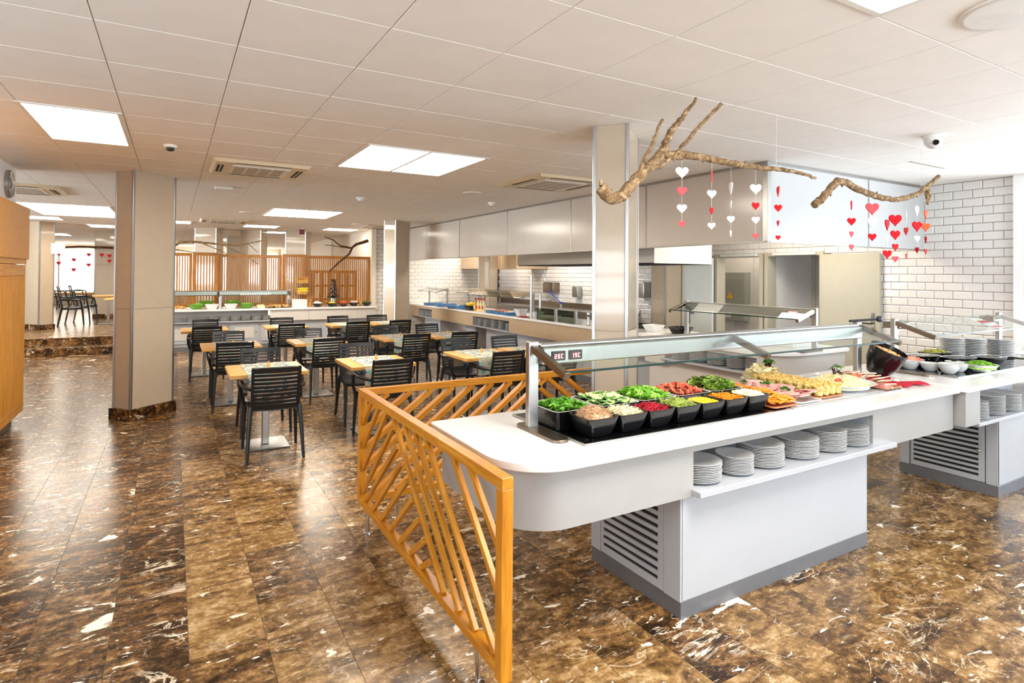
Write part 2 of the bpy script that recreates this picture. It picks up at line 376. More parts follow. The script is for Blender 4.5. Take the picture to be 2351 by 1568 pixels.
def link(name, me, parent=None, loc=(0,0,0), rot=(0,0,0), color=None):
    o = bpy.data.objects.new(name, me); COL.objects.link(o); o.location = loc
    o.rotation_euler = rot if not isinstance(rot, Matrix) else rot.to_euler()
    if parent is not None: o.parent = parent
    if color: o.color = color
    return o
def tag(o, label, cat, group=None, kind=None):
    o['label'] = label; o['category'] = cat
    if group: o['group'] = group
    if kind: o['kind'] = kind
    return o
def thing(name, label, cat, loc=(0,0,0), rotz=0, group=None):
    o = bpy.data.objects.new(name, None); COL.objects.link(o); o.location = loc; o.rotation_euler = (0,0,rotz); o.empty_display_size = .1
    return tag(o, label, cat, group)
def kids(o): return [c for c in COL.objects if c.parent == o]
class Proto:                                          # a thing with its parts and sub-parts, copied without operators
    def __init__(s, root, tree): s.root, s.tree, s.used = root, tree, False
    def place(s, loc, rotz, label, group=None, scale=None):
        if not s.used: s.used = True; r = s.root
        else:
            r = s.root.copy(); COL.objects.link(r)
            for ch, subs in s.tree:
                c = ch.copy(); COL.objects.link(c); c.parent = r
                for g in subs: d = g.copy(); COL.objects.link(d); d.parent = c
        r.location = loc; r.rotation_euler = (0,0,rotz)
        if scale: r.scale = scale
        r['label'] = label
        if group: r['group'] = group
        return r
def struct(o, kind='structure'): o['kind'] = kind; return o
def semp(name):
    o = bpy.data.objects.new(name, None); COL.objects.link(o); o['kind'] = 'structure'; return o
def RZ(a): return Matrix.Rotation(a, 3, 'Z')
def beam(name, mat, parent, p0, p1, w, h, up=(0,0,1), bevel=.002):
    """a straight member from p0 to p1, its own X axis along the grain, w across and h along `up`"""
    p0, p1, up = Vector(p0), Vector(p1), Vector(up)
    x = (p1-p0).normalized(); y = up.cross(x).normalized(); z = x.cross(y); L = (p1-p0).length
    m = Matrix((x, y, z)).transposed()
    return MB().box(-L/2, -w/2, -h/2, L/2, w/2, h/2).build(name, mat, parent, (p0+p1)/2, m, bevel=bevel)
ORD = 'first second third fourth fifth sixth seventh eighth ninth tenth eleventh twelfth thirteenth fourteenth fifteenth sixteenth'.split()
def inview(p, mx=60):
    d = Vector(p)-Vector((0,0,CAM_H)); f = d.dot(fwd)
    if f < .2: return 0
    u = 1175.5+1339.8*d.dot(rgt)/f; v = 615.07-1339.8*d.dot(upv)/f
    return f if -mx < u < 2351+mx and -mx < v < 1568+mx else 0
def pieces(cells, limit, one, rest):
    """the `limit` cells nearest the viewer become parts, the others go into one joined part"""
    sc = sorted(cells, key=lambda c: (inview(c[0]) or 1e3 + (Vector(c[0])-Vector((0,0,CAM_H))).length))
    for c in sc[:limit]: one(c)
    if len(sc) > limit: rest(sc[limit:])

# ---------------------------------------------------------------- floor
floor = struct(MB().box(-9,-4,-.08,9,14.9,-.004).build('floor', 'grout'))
TW, TL = .311, .613
tile_me = MB().box(-TW/2+.0013,-TL/2+.001,-.012,TW/2-.0013,TL/2-.001,0).mesh('tile', 'floor')
cells = []
rnd = random.Random(3)
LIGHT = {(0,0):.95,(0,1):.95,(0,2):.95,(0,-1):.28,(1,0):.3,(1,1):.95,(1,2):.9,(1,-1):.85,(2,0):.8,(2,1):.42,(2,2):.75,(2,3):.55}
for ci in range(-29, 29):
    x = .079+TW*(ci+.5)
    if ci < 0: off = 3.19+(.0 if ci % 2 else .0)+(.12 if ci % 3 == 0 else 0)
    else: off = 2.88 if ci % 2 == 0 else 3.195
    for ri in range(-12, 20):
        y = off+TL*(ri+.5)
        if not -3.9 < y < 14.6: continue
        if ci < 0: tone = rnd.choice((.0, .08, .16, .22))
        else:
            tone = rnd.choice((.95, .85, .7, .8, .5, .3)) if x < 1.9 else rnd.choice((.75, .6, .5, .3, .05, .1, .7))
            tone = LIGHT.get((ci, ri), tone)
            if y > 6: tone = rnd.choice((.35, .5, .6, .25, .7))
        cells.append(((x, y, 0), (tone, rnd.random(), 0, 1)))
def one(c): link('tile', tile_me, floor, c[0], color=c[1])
def rest(cs):
    b = MB(); cols = []
    for (x, y, z), c in cs:
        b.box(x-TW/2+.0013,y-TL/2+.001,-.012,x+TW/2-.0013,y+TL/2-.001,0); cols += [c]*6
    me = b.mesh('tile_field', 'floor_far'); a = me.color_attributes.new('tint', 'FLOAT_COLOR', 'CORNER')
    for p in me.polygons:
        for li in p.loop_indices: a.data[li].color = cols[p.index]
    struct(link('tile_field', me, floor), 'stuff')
pieces(cells, 300, one, rest)

# upper level behind the steps, and the two marble steps
up = semp('floor')
def tinted(o, c): o.color = c; return o
tinted(MB().box(-9,14.83,0,4.45,30,.32).build('slab', 'floor', up), (.35,.4,0,1))
steps = semp('steps')
tinted(MB().box(-9,14.45,0,-.25,14.83,.16).build('step', 'floor', steps, bevel=.006), (.0,.3,0,1))
tinted(MB().box(-9,14.81,.16,-.25,14.83,.321).build('riser', 'floor', steps), (.02,.8,0,1))

# ---------------------------------------------------------------- ceiling
ceil = struct(MB().box(-9,-4,CEIL+.012,9,30.2,CEIL+.12).build('ceiling', 'ceilgap'))
CT, CY = .5985, .612
hx, hy = CT/2-.0015, CY/2-.0015
ct_me = MB().taper((hx-.003, hy-.003), (hx, hy), 0, .006).taper((hx, hy), (hx, hy), .006, .014).mesh('ceiling_panel', 'ceiling')
cells = []
for i in range(-15, 15):
    for j in range(-10, 46):
        cells.append(((.267+CT*(i+.5), 2.015+CY*(j+.5), CEIL),))
def one(c): link('ceiling_panel', ct_me, ceil, c[0])
def rest(cs):
    b = MB()
    for c in cs:
        x, y, z = c[0]; b.taper((hx-.003, hy-.003), (hx, hy), CEIL, CEIL+.006, 0, (x, y)).taper((hx, hy), (hx, hy), CEIL+.006, CEIL+.014, 0, (x, y))
    struct(b.build('panel_field', 'ceiling', ceil), 'stuff')
pieces(cells, 300, one, rest)
cz = CEIL+.014

# ---------------------------------------------------------------- tiled kitchen walls
wr = semp('wall_right')
def slab(nm, par, mat, *b): return MB().box(*b).build(nm, mat, par)
D1 = (5.02, 5.99); D2 = (6.02, 6.98); DZ = 2.05     # the two doorways
for b in ((8.12,2.81,0,8.3,D1[0],CEIL), (8.12,D1[0],DZ,8.3,D2[1],CEIL), (8.12,D2[1],0,8.3,15,CEIL), (8.12,D1[1]-.02,0,8.3,D2[0]+.02,DZ)):
    slab('wall_core', wr, 'tilegrout', *b)
TH, TWD = .1, .2
def wt_mesh(wd, ht=TH):
    return MB().taper((wd/2-.0025, ht/2-.0025), (wd/2-.0025, ht/2-.0025), 0, .004).taper((wd/2-.0025, ht/2-.0025), (wd/2-.013, ht/2-.013), .004, .009).mesh('tile', 'tile')
wt_full, wt_half = wt_mesh(.2), wt_mesh(.1)
RX = Matrix(((0,0,-1),(-1,0,0),(0,1,0)))            # tile laid on a wall facing -X
RY = Matrix(((1,0,0),(0,0,-1),(0,1,0)))             # tile laid on a wall facing -Y
def solid(y, z):
    if z < .02: return False
    if z > DZ+.0: return True
    return not (D1[0]-.02 < y < D1[1]+.02 or D2[0]-.02 < y < D2[1]+.02)
cells = []
for k in range(0, 28):
    z = .063+.1*(k+.5)-.06
    z = .013+.1*k+.05
    if z > CEIL-.05: continue
    for j in range(0, 60):
        y = 2.816+.2*(j+.5)-(.1 if k % 2 else 0)
        me = wt_full
        if k % 2 and j == 0: y, me = 2.816+.05, wt_half
        if y > 14.75: continue
        if not solid(y, z): continue
        cells.append(((8.12, y, z), me, RX))
for k in range(0, 28):
    z = .013+.1*k+.05
    if z > CEIL-.05: continue
    for j in range(0, 19):
        x, me = 4.46+.2*(j+.5)-(.1 if k % 2 else 0), wt_full
        if k % 2 and j == 0: x, me = 4.46+.05, wt_half
        if x > 8.05: continue
        cells.append(((x, 14.75, z), me, RY))
def one(c): link('tile', c[1], wr if c[2] is RX else wf, c[0], c[2])
def rest(cs):
    for par, R in ((wr, RX), (wf, RY)):
        b = MB()
        for p, me, r in cs:
            if r is not R: continue
            T = Matrix.Translation(p) @ r.to_4x4()
            b.add([v.co for v in me.vertices], [tuple(f.vertices) for f in me.polygons], 0, T)
        if b.v: struct(b.build('tile_field', 'tile', par), 'stuff')
wf = semp('wall_back')
slab('wall_core', wf, 'tilegrout', 4.46,14.75,0,8.3,14.95,CEIL)
slab('wall_end', wf, 'cream', 4.345,14.6,0,4.46,14.95,CEIL)
pieces(cells, 300, one, rest)
# pilaster and outer end of the right wall, back room behind the doorways
slab('pilaster', wr, 'white_paint', 8.04,2.55,0,8.3,2.805,CEIL)
room = semp('wall_store')
slab('wall_core', room, 'sq_tile', 9.3,4.6,0,9.4,8.2,CEIL)
for k in range(14):
    for j in range(9): slab('tile', room, 'sq_tile', 9.285,4.7+.4*j+.003,.02+.2*k+.002,9.3,4.7+.4*j+.397,.02+.2*k+.198)
slab('partition', room, 'white_paint', 8.3,5.97,0,9.3,6.03,CEIL)
slab('partition', room, 'white_paint', 8.3,4.5,0,9.4,4.6,CEIL); slab('partition', room, 'white_paint', 8.3,8.2,0,9.4,8.3,CEIL)
for nm, (a, b), leaf in (('door_1', D1, 'cream'), ('door_2', D2, 'white')):
    d = semp(nm)
    for y0, y1 in ((a, a+.06), (b-.06, b)): slab('door_frame', d, 'door_cream', 8.09,y0,0,8.3,y1,DZ)
    slab('door_head', d, 'door_cream', 8.09,a+.06,DZ-.06,8.3,b-.06,DZ)
    slab('closer', d, 'door_white', 8.05,a+.1,DZ-.05,8.09,a+.8,DZ-.01)
    if leaf == 'cream':
        slab('door_leaf', d, 'door_cream', 8.04,4.22,.01,8.085,5.03,2.0)
        slab('lock_plate', d, 'chrome', 8.028,4.28,.95,8.04,4.32,1.2)
        h = MB().tube([(8.03,4.3,1.06),(7.97,4.3,1.06),(7.97,4.42,1.06)], .011).build('handle', 'black_plastic', d, smooth=True)
    else:
        slab('door_leaf', d, 'door_white', 8.0,6.95,.01,8.045,7.63,1.98)
        slab('lock_plate', d, 'black_plastic', 7.985,7.44,.82,8.0,7.48,1.08)
        MB().tube([(7.99,7.46,1.02),(7.94,7.46,1.02),(7.94,7.3,1.02)], .012).build('handle', 'black_plastic', d, smooth=True)
        MB().tube([(8.05,6.97,.05),(8.05,6.97,1.95)], .02).build('seal', 'black_plastic', d, smooth=True)

# ---------------------------------------------------------------- other walls
wl = semp('wall_left')
slab('wall_core', wl, 'white_paint', -2.6,4.6,0,-1.55,8.5,CEIL)
slab('wall_core', wl, 'white_paint', -3.35,4.5,0,-2.6,8.5,CEIL)
for y0, y1 in ((-4,-2.1),(3.3,4.5)): slab('wall_core', wl, 'white_paint', -3.35,y0,0,-3.2,y1,CEIL)
slab('wall_core', wl, 'white_paint', -3.35,-2.1,0,-3.2,3.3,.7); slab('wall_core', wl, 'white_paint', -3.35,-2.1,2.65,-3.2,3.3,CEIL)
wn = semp('window_1')
for k in range(7): slab('window_frame', wn, 'white_paint', -3.32,-2.1+.9*k-.03,.7,-3.22,-2.1+.9*k+.03,2.65)
for k in range(5): slab('window_frame', wn, 'white_paint', -3.31,-2.1,.7+.4875*k-.02,-3.23,3.3,.7+.4875*k+.02)
wb = semp('wall_rear')
slab('wall_core', wb, 'white_paint', -3.35,-4.15,0,9,-4,.5); slab('wall_core', wb, 'white_paint', -3.35,-4.15,2.55,9,-4,CEIL)
for x0, x1 in ((-3.35,1.0),(7.4,9)): slab('wall_core', wb, 'white_paint', x0,-4.15,.5,x1,-4,2.55)
wn = semp('window_2')
for k in range(5): slab('window_frame', wn, 'white_paint', 1.0+1.6*k-.04,-4.12,.5,1.0+1.6*k+.04,-4.02,2.55)
slab('window_frame', wn, 'white_paint', 1.0,-4.11,1.6,7.4,-4.03,1.66)
we = semp('wall_side')
slab('wall_core', we, 'white_paint', 8.3,-4,0,8.45,2.8,.5); slab('wall_core', we, 'white_paint', 8.3,-4,2.55,8.45,2.8,CEIL)
wn = semp('window_3')
for k in range(5): slab('window_frame', wn, 'white_paint', 8.32,-4+1.7*k-.04,.5,8.42,-4+1.7*k+.04,2.55)
for nm, b in (('wall_far', (-9,30,0,9,30.2,CEIL)), ('wall_hall', (-9.2,14.6,0,-9,30.2,CEIL)), ('wall_annex', (-9,8.35,0,-3.3,8.5,CEIL)), ('wall_upper', (4.45,14.95,0,4.6,30,CEIL))):
    struct(MB().box(*b).build(nm, 'cream'))
wn = semp('window_4')                                # backlit blinds along the far wall of the upper room
for k in range(9):
    x0 = -8.2+1.4*k
    for q in range(14): slab('blind_slat', wn, 'blind', x0,29.86,.9+.115*q,x0+1.3,29.88,.9+.115*q+.105)
for k in range(10): slab('window_frame', wn, 'white_paint', -8.2+1.4*k-.08,29.84,.8,-8.2+1.4*k-.02,29.98,2.6)
slab('sill', wn, 'beech', -8.3,29.7,.72,4.4,29.98,.8)
wh = semp('wall_hall')
slab('wall_core', wh, 'cream', -9.2,8.4,0,-9,14.6,.5); slab('wall_core', wh, 'cream', -9.2,8.4,2.65,-9,14.6,CEIL)
wn = semp('added_hall_window')  # unseen window added as the opening for the hall fill light
for k in range(5): slab('window_frame', wn, 'white_paint', -9.17,8.4+1.55*k-.04,.5,-9.03,8.4+1.55*k+.04,2.65)
cor = semp('trim_1'); slab('wall_crease', cor, 'cream', 4.40,19.2,.32,4.45,19.3,CEIL)

# ---------------------------------------------------------------- columns clad in taupe gloss panels
def column(cx, cy, ang, L, W, z0=0, skirt=True, nm='column'):
    r = semp(nm); r.location = (cx, cy, 0); r.rotation_euler = (0,0,ang)
    zs = [z0, z0+1.25, CEIL] if z0 == 0 else [z0, CEIL]
    for a, b in zip(zs[:-1], zs[1:]):
        for s in (-1, 1):
            MB().box(-L/2+.012, s*W/2-.006, a+.002, L/2-.012, s*W/2+.006, b-.002).build('cladding_panel', 'lam_taupe', r)
            MB().box(s*L/2-.006, -W/2+.012, a+.002, s*L/2+.006, W/2-.012, b-.002).build('cladding_panel', 'lam_taupe', r)
    MB().box(-L/2+.01, -W/2+.01, z0, L/2-.01, W/2-.01, CEIL).build('core', 'lam_taupe', r)
    for sx in (-1, 1):
        for sy in (-1, 1):
            MB().box(sx*L/2-.013, sy*W/2-.013, z0, sx*L/2+.013, sy*W/2+.013, CEIL).build('corner_trim', 'steel', r, bevel=.003)
    if skirt:
        tinted(MB().box(-L/2-.035, -W/2-.035, z0, L/2+.035, W/2+.035, z0+.125).build('skirting', 'floor', r, bevel=.004), (0,.6,0,1))
    return r
A = math.radians(39.5)
def colat(px, py, ang, L, W, **k):                   # placed by its corner nearest the viewer
    cx = px + math.cos(ang)*L/2 - math.sin(ang)*W/2; cy = py + math.sin(ang)*L/2 + math.cos(ang)*W/2
    return column(cx, cy, ang, L, W, **k)
colat(-.40, 7.83, A, .52, .27)
colat(2.945, 3.36, A, .52, .25, skirt=False)
colat(4.07, 11.95, A, .56, .27, skirt=False)
colat(6.66, 12.6, A, .52, .27, skirt=False)
column(7.87, 7.83, 0, .5, .34, skirt=False)
colat(-2.66, 17.0, A, .3, .5, z0=.32)
for x, y in ((.47, 17.0), (1.55, 17.2), (2.66, 17.0)): colat(x, y, -.6, .56, .3, z0=.32, skirt=False)
colat(1.45, 20.5, -.6, .45, .3, z0=.32, skirt=False); colat(-1.97, 20.6, .0, .75, .3, z0=.32)

# ---------------------------------------------------------------- soffit of glossy panels over the kitchen
sof = semp('wall_soffit')
ys = [3.72,5.43,7.02,8.92,10.9,12.7,14.75]
for a, b in zip(ys[:-1], ys[1:]):
    MB().box(5.07, a+.004, 2.02, 5.1, b-.004, CEIL).build('soffit_panel', 'fascia', sof, bevel=.002)
xs = [5.10,6.86,8.12]
for a, b in zip(xs[:-1], xs[1:]):
    MB().box(a+.004, 3.72, 2.02, b-.004, 3.75, CEIL).build('soffit_panel', 'soffit_white', sof, bevel=.002)
MB().box(5.055,3.705,2.02,5.115,3.765,CEIL).build('corner_trim', 'steel', sof, bevel=.004)
MB().box(5.066,3.72,CEIL-.03,5.11,14.75,CEIL).build('top_trim', 'steel', sof); MB().box(5.07,3.716,CEIL-.03,8.12,3.755,CEIL).build('top_trim', 'steel', sof)
for y in ys[1:-1]: MB().box(5.067,y-.012,2.02,5.075,y+.012,CEIL).build('joint_trim', 'steel', sof)
MB().box(6.85,3.717,2.02,6.87,3.725,CEIL).build('joint_trim', 'steel', sof)
MB().box(5.066,3.72,2.012,5.104,14.75,2.022).build('bottom_trim', 'steel', sof); MB().box(5.07,3.716,2.012,8.12,3.754,2.022).build('bottom_trim', 'steel', sof)
for b in ((6.9,13.6,1.82,7.6,14.7,2.3), (7.2,12.2,1.82,8.1,13.0,2.3)): MB().box(*b).build('duct_box', 'lam_beige', sof)
# ---------------------------------------------------------------- vessels, plates and food
def ring(r, p, n, sx=1, sy=1):
    o = []
    for j in range(n):
        a = 2*PI*(j+.5)/n; c, s_ = math.cos(a), math.sin(a)
        o.append((sx*r*math.copysign(abs(c)**(2/p), c), sy*r*math.copysign(abs(s_)**(2/p), s_)))
    return o
def vessel(prof, p=2, n=24, sx=1, sy=1, b=None, c=(0,0,0), m=0):
    b = b or MB(); vs, fs = [], []; k = len(prof)
    for r, z in prof: vs += [(c[0]+x, c[1]+y, c[2]+z) for x, y in ring(max(r, 1e-4), p, n, sx, sy)]
    for i in range(k-1):
        for j in range(n): fs.append((i*n+j, i*n+(j+1) % n, (i+1)*n+(j+1) % n, (i+1)*n+j))
    fs.append(tuple(range(n-1, -1, -1))); fs.append(tuple((k-1)*n+j for j in range(n)))
    return b.add(vs, fs, m)
def bowlprof(rt, rb, h, t=.006): return [(rb*.9,0),(rb,.004),(rb+(rt-rb)*.55,h*.45),(rt,h),(rt-t,h),(rb+(rt-rb)*.5-t,h*.45),(rb-t,t+.004),(.001,t+.004)]
def scatter(seed, n, hx_, hy_, h, kind, size, p=3.0, base=0.0, m=0, fill=True, b=None):
    """n small pieces heaped over an hx_ x hy_ dome of height h"""
    R = random.Random(seed); b = b or MB()
    if fill: vessel([(1,base-.012),(.96,base+.1*h),(.8,base+.5*h),(.5,base+.8*h),(.2,base+.92*h)], p, 20, hx_, hy_, b, (0,0,0), m)
    for _ in range(n):
        while True:
            u, v = R.uniform(-1,1), R.uniform(-1,1)
            q = abs(u)**p+abs(v)**p
            if q < .98: break
        z = base+h*(1-q)**.6*R.uniform(.75,1.08)
        x, y = u*hx_, v*hy_; s_ = size*R.uniform(.7,1.3)
        e = Euler((R.uniform(-.6,.6), R.uniform(-.6,.6), R.uniform(0,6.28))).to_matrix().to_4x4(); T = Matrix.Translation((x,y,z)) @ e
        if kind == 'shred':
            l = s_; w_ = s_*.09; k = R.uniform(-.25,.25)*l
            b.add([(-l,-w_,0),(0,-w_+k,w_),(l,-w_,0),(l,w_,0),(0,w_+k,w_),(-l,w_,0),(0,k,-w_)], [(0,1,4,5),(1,2,3,4),(0,6,2,1),(5,4,3,6),(0,5,6)], m, T)
        elif kind == 'leaf':
            b.add([(-s_,0,0),(-s_*.3,-s_*.6,s_*.25),(s_*.5,-s_*.5,s_*.3),(s_,0,s_*.1),(s_*.5,s_*.5,s_*.35),(-s_*.3,s_*.6,s_*.2),(s_*.1,0,-s_*.12)],
                  [(0,1,6),(1,2,6),(2,3,6),(3,4,6),(4,5,6),(5,0,6)], m, T)
        elif kind == 'cube':
            b.box(-s_/2,-s_/2,-s_/2,s_/2,s_/2,s_/2, m, T)
        elif kind == 'bean':
            b.box(-s_,-s_*.22,-s_*.2,s_,s_*.22,s_*.2, m, T)
        else:
            o = s_/2; b.add([(o,0,0),(-o,0,0),(0,o,0),(0,-o,0),(0,0,o),(0,0,-o)], [(0,2,4),(2,1,4),(1,3,4),(3,0,4),(2,0,5),(1,2,5),(3,1,5),(0,3,5)], m, T)
    return b
def heap(name, mat, label, cat, loc, rotz, **k):
    o = scatter(**k).build(name, mat, None, loc, (0,0,rotz), smooth=True)
    return tag(o, label, cat, kind='stuff')
def plate_me(r, name='plate', h=.018): return vessel([(r*.55,0),(r*.6,.002),(r*.84,h*.45),(r,h-.003),(r,h),(r*.97,h),(r*.62,.007),(.001,.007)], 2, 28).mesh(name, 'plate', smooth=True)
PL = {}
def stack(x, y, z, r, n, label, group, cat='plate', pitch=.0155, jit=.002, up=False, R=random.Random(5), name='plate', mat='plate'):
    key = (r, name, mat)
    if key not in PL: PL[key] = plate_me(r, name)
    for k in range(n):
        o = bpy.data.objects.new(name, PL[key]); COL.objects.link(o)
        o.location = (x+R.uniform(-jit,jit), y+R.uniform(-jit,jit), z+k*pitch); o.rotation_euler = (0,0,R.uniform(0,6))
        pos = 'topmost' if k == n-1 else ('lowest' if k == 0 else ORD[n-1-k]+' from top')
        tag(o, f'white plate, {pos} in {label}', cat, group)

# ---------------------------------------------------------------- the salad buffet island
def rrect(x0, y0, x1, y1, rs, seg=8):
    out = []
    for (cx, cy, sx, sy, r, a0) in ((x0,y0,1,1,rs[0],PI),(x1,y0,-1,1,rs[1],1.5*PI),(x1,y1,-1,-1,rs[2],0),(x0,y1,1,-1,rs[3],.5*PI)):
        if r < 1e-4: out.append((cx,cy)); continue
        for k in range(seg+1):
            a = a0+k/seg*PI/2; out.append((cx+sx*r+r*math.cos(a), cy+sy*r+r*math.sin(a)))
    return out
def slot_door(par, x, y0, y1, z0, z1, n, knob=None):
    """a white cabinet door on a face looking along -X, with n horizontal slots"""
    d = MB().box(x,y0,z0,x+.004,y1,z1).build('door_backing', 'black_slot', par)
    dr = MB().box(x-.014,y0,z0,x,y0+.045,z1).box(x-.014,y1-.045,z0,x,y1,z1).box(x-.014,y0+.045,z0,x,y1-.045,z0+.05).box(x-.014,y0+.045,z1-.02,x,y1-.045,z1).build('door', 'lam_white', par, bevel=.0015)
    zz0, zz1 = z0+.05, z1-.02; pit_ = (zz1-zz0)/n
    for k in range(n):
        MB().box(x-.014,y0+.045,zz0+k*pit_+.019,x,y1-.045,zz0+(k+1)*pit_+.0001).build('slat', 'lam_white', dr)
    if knob: MB().lathe([(.006,0),(.006,.012),(.013,.016),(.013,.026),(.004,.03)], 12).build('knob', 'chrome', dr, (x-.014,knob[0],knob[1]), (0,-PI/2,0), smooth=True)
isl = thing('buffet_counter', 'long white salad buffet counter with rounded front corner and plate shelf below', 'counter', (3,2.4,0))
def ipart(b, name, mat, **k): return b.build(name, mat, isl, (-3,-2.4,0), **k)
ipart(MB().prism(rrect(1.165,1.97,4.79,2.86,(.27,0,0,.03), 12), .862,.90), 'countertop', 'quartz', bevel=.004, smooth=True)
def apron_path(x1):
    pts = [(1.215,2.8)]
    for k in range(13):
        a = PI+k/12*PI/2; pts.append((1.215+.25+.25*math.cos(a), 2.02+.25+.25*math.sin(a)))
    return pts+[(x1,2.02)]
o_ = apron_path(2.2); i_ = [(x+.02 if x < 1.4 else x, y+.02 if x >= 1.3 else y) for x, y in o_]
ipart(MB().prism(o_+i_[::-1], .6,.862), 'curved_apron', 'lam_pearl', smooth=True)
ipart(MB().box(3.775,2.02,.6,4.80,2.04,.862).box(4.78,2.04,.6,4.80,2.8,.862), 'apron', 'lam_pearl')
ipart(MB().box(2.2,2.02,.815,3.775,2.04,.862), 'apron_rail', 'lam_pearl')
ipart(MB().box(2.2,2.44,.63,3.775,2.46,.862).box(2.18,2.04,.63,2.2,2.46,.862).box(3.775,2.04,.63,3.795,2.46,.862), 'shelf_recess', 'lam_white')
ipart(MB().box(2.19,1.965,.605,3.95,2.46,.635), 'plate_shelf', 'lam_white', bevel=.003)
ipart(MB().box(1.24,2.82,.6,4.77,2.84,.862), 'rear_apron', 'lam_pearl')
ipart(MB().box(2.155,2.05,.085,3.765,2.075,.605), 'front_panel', 'lam_white', bevel=.002)
ipart(MB().box(2.16,2.075,.085,3.76,2.74,.605), 'cabinet_body', 'lam_white')
ipart(MB().box(2.15,2.05,0,3.77,2.745,.085), 'plinth', 'plinth', bevel=.001)
ipart(MB().box(2.145,2.05,.085,2.16,2.16,.605), 'end_stile', 'lam_white'); ipart(MB().box(2.145,2.66,.085,2.16,2.745,.605), 'end_stile', 'lam_white')
_o = isl; slot_par = bpy.data.objects.new('grille_door', None); COL.objects.link(slot_par); slot_par.parent = isl; slot_par.location = (-3,-2.4,0)
def slot_door2(par, x, y0, y1, z0, z1, n, knob=None):
    MB().box(x,y0,z0,x+.003,y1,z1).build('backing', 'black_slot', par)
    MB().box(x-.012,y0,z0,x,y0+.04,z1).box(x-.012,y1-.02,z0,x,y1,z1).box(x-.012,y0+.04,z0,x,y1-.02,z0+.04).build('door_frame', 'lam_white', par, bevel=.001)
    zz0 = z0+.04; pit_ = (z1-zz0)/n
    for k in range(n): MB().box(x-.012,y0+.04,zz0+k*pit_+.020,x,y1-.02,zz0+(k+1)*pit_).build('slat', 'lam_white', par)
    if knob: MB().lathe([(.006,0),(.006,.012),(.013,.016),(.013,.026),(.004,.03)], 12).build('knob', 'chrome', par, (x-.012,knob[0],knob[1]), (0,-PI/2,0), smooth=True)
slot_door2(slot_par, 2.157, 2.163, 2.657, .088, .603, 11)

def sneeze(name, label, x0, x1, y, z, h, rev, mids, tiltw=.30, rail=True, steel='steel', post=.028, foot=True, disp=False, drop=.10):
    """glass food guard: posts at y, a pane sloping down towards -y (rev=1) and a lighting rail under its upper edge"""
    t = thing(name, label, 'food guard', (x0,y,z))
    L = x1-x0
    for px in [0, L]+mids:
        if foot and px in (0, L): MB().prism(rrect(px-.045,-.28,px+.045,.10,(.04,)*4,6), 0,.014).build('foot', 'steel_dark', t, bevel=.002, smooth=True)
        if px in (0, L): MB().box(px-post,-.018,.012,px+post,.018,h).build('post', steel, t, bevel=.003)
        beam('arm', 'steel_dark', t, (px,.0,h-.03), (px,-tiltw,h-.03-drop), .034, .034)
    beam('glass_pane', 'glass', t, (L/2,.0,h-.012), (L/2,-tiltw+.005,h-.012-drop), L+.02, .008, bevel=0)
    MB().box(-.01,-tiltw-.002,h-.018-drop,L+.01,-tiltw+.007,h-.008-drop).build('glass_edge', 'glass_edge', t)
    if rail:
        r = MB().box(.03,-.055,h-.115,L-.03,.03,h-.03).box(.03,-.035,h-.03,L-.03,.03,h-.012).build('light_rail', 'steel', t, bevel=.006)
        if disp:
            for k in range(2):
                dx = .12+.105*k
                d = MB().box(-.042,-.004,-.024,.042,0,.024).build('display', 'black_plastic', r, (dx,-.056,h-.073), bevel=.003)
                b = MB()
                for q, ch in enumerate(('20', '19')[k]+'C'): seven(b, ch, -.026+.02*q, -.013, .012, .022, -.006)
                b.build('digits', 'led', r, (dx,-.056,h-.073))
    return t
SEG = {'0':'abcdef','1':'bc','2':'abged','9':'abcdfg','C':'afed'}
def seven(b, ch, x, z, w_, h_, y):
    t = .0032; S = {'a':(x,z+h_-t,x+w_,z+h_),'g':(x,z+h_/2-t/2,x+w_,z+h_/2+t/2),'d':(x,z,x+w_,z+t),'f':(x,z+h_/2,x+t,z+h_),'b':(x+w_-t,z+h_/2,x+w_,z+h_),'e':(x,z,x+t,z+h_/2),'c':(x+w_-t,z,x+w_,z+h_/2)}
    for s_ in SEG[ch]: x0,z0,x1,z1 = S[s_]; b.box(x0,y,z0,x1,y+.002,z1)
sneeze('sneeze_guard', 'long steel and glass sneeze guard with red digital displays above salad counter', 1.558, 4.42, 2.478, .9, .438, 1, [1.43], disp=True)
tag(MB().tube([(4.36,2.5,1.345),(4.6,2.44,1.355)], .009).lathe([(.001,-.025),(.02,-.018),(.024,0),(.018,.02),(.001,.026)], 12, (4.63,2.43,1.356)).build('clamp_handle', 'black_plastic', None, smooth=True), 'black clamp lever with round knob at far end of long sneeze guard', 'handle')

def coldplate(label, x0, x1, y0, y1, z, mat):
    t = thing('chilled_plate', label, 'chilled plate', ((x0+x1)/2,(y0+y1)/2,z)); a, b = (x1-x0)/2, (y1-y0)/2
    MB().box(-a+.012,-b+.012,0,a-.012,b-.012,.006).build('glass_surface', mat, t)
    MB().box(-a,-b,0,a,-b+.012,.009).box(-a,b-.012,0,a,b,.009).box(-a,-b+.012,0,-a+.012,b-.012,.009).box(a-.012,-b+.012,0,a,b-.012,.009).build('rim', 'steel', t, bevel=.002)
    return t
coldplate('black glass chilling plate with steel rim under the black salad bowls', 1.61, 3.10, 2.112, 2.765, .9, 'black_glass')
coldplate('white glass chilling plate with steel rim under the ham and pasta platters', 3.13, 4.34, 2.118, 2.765, .9, 'white_glass')
ZP = .907
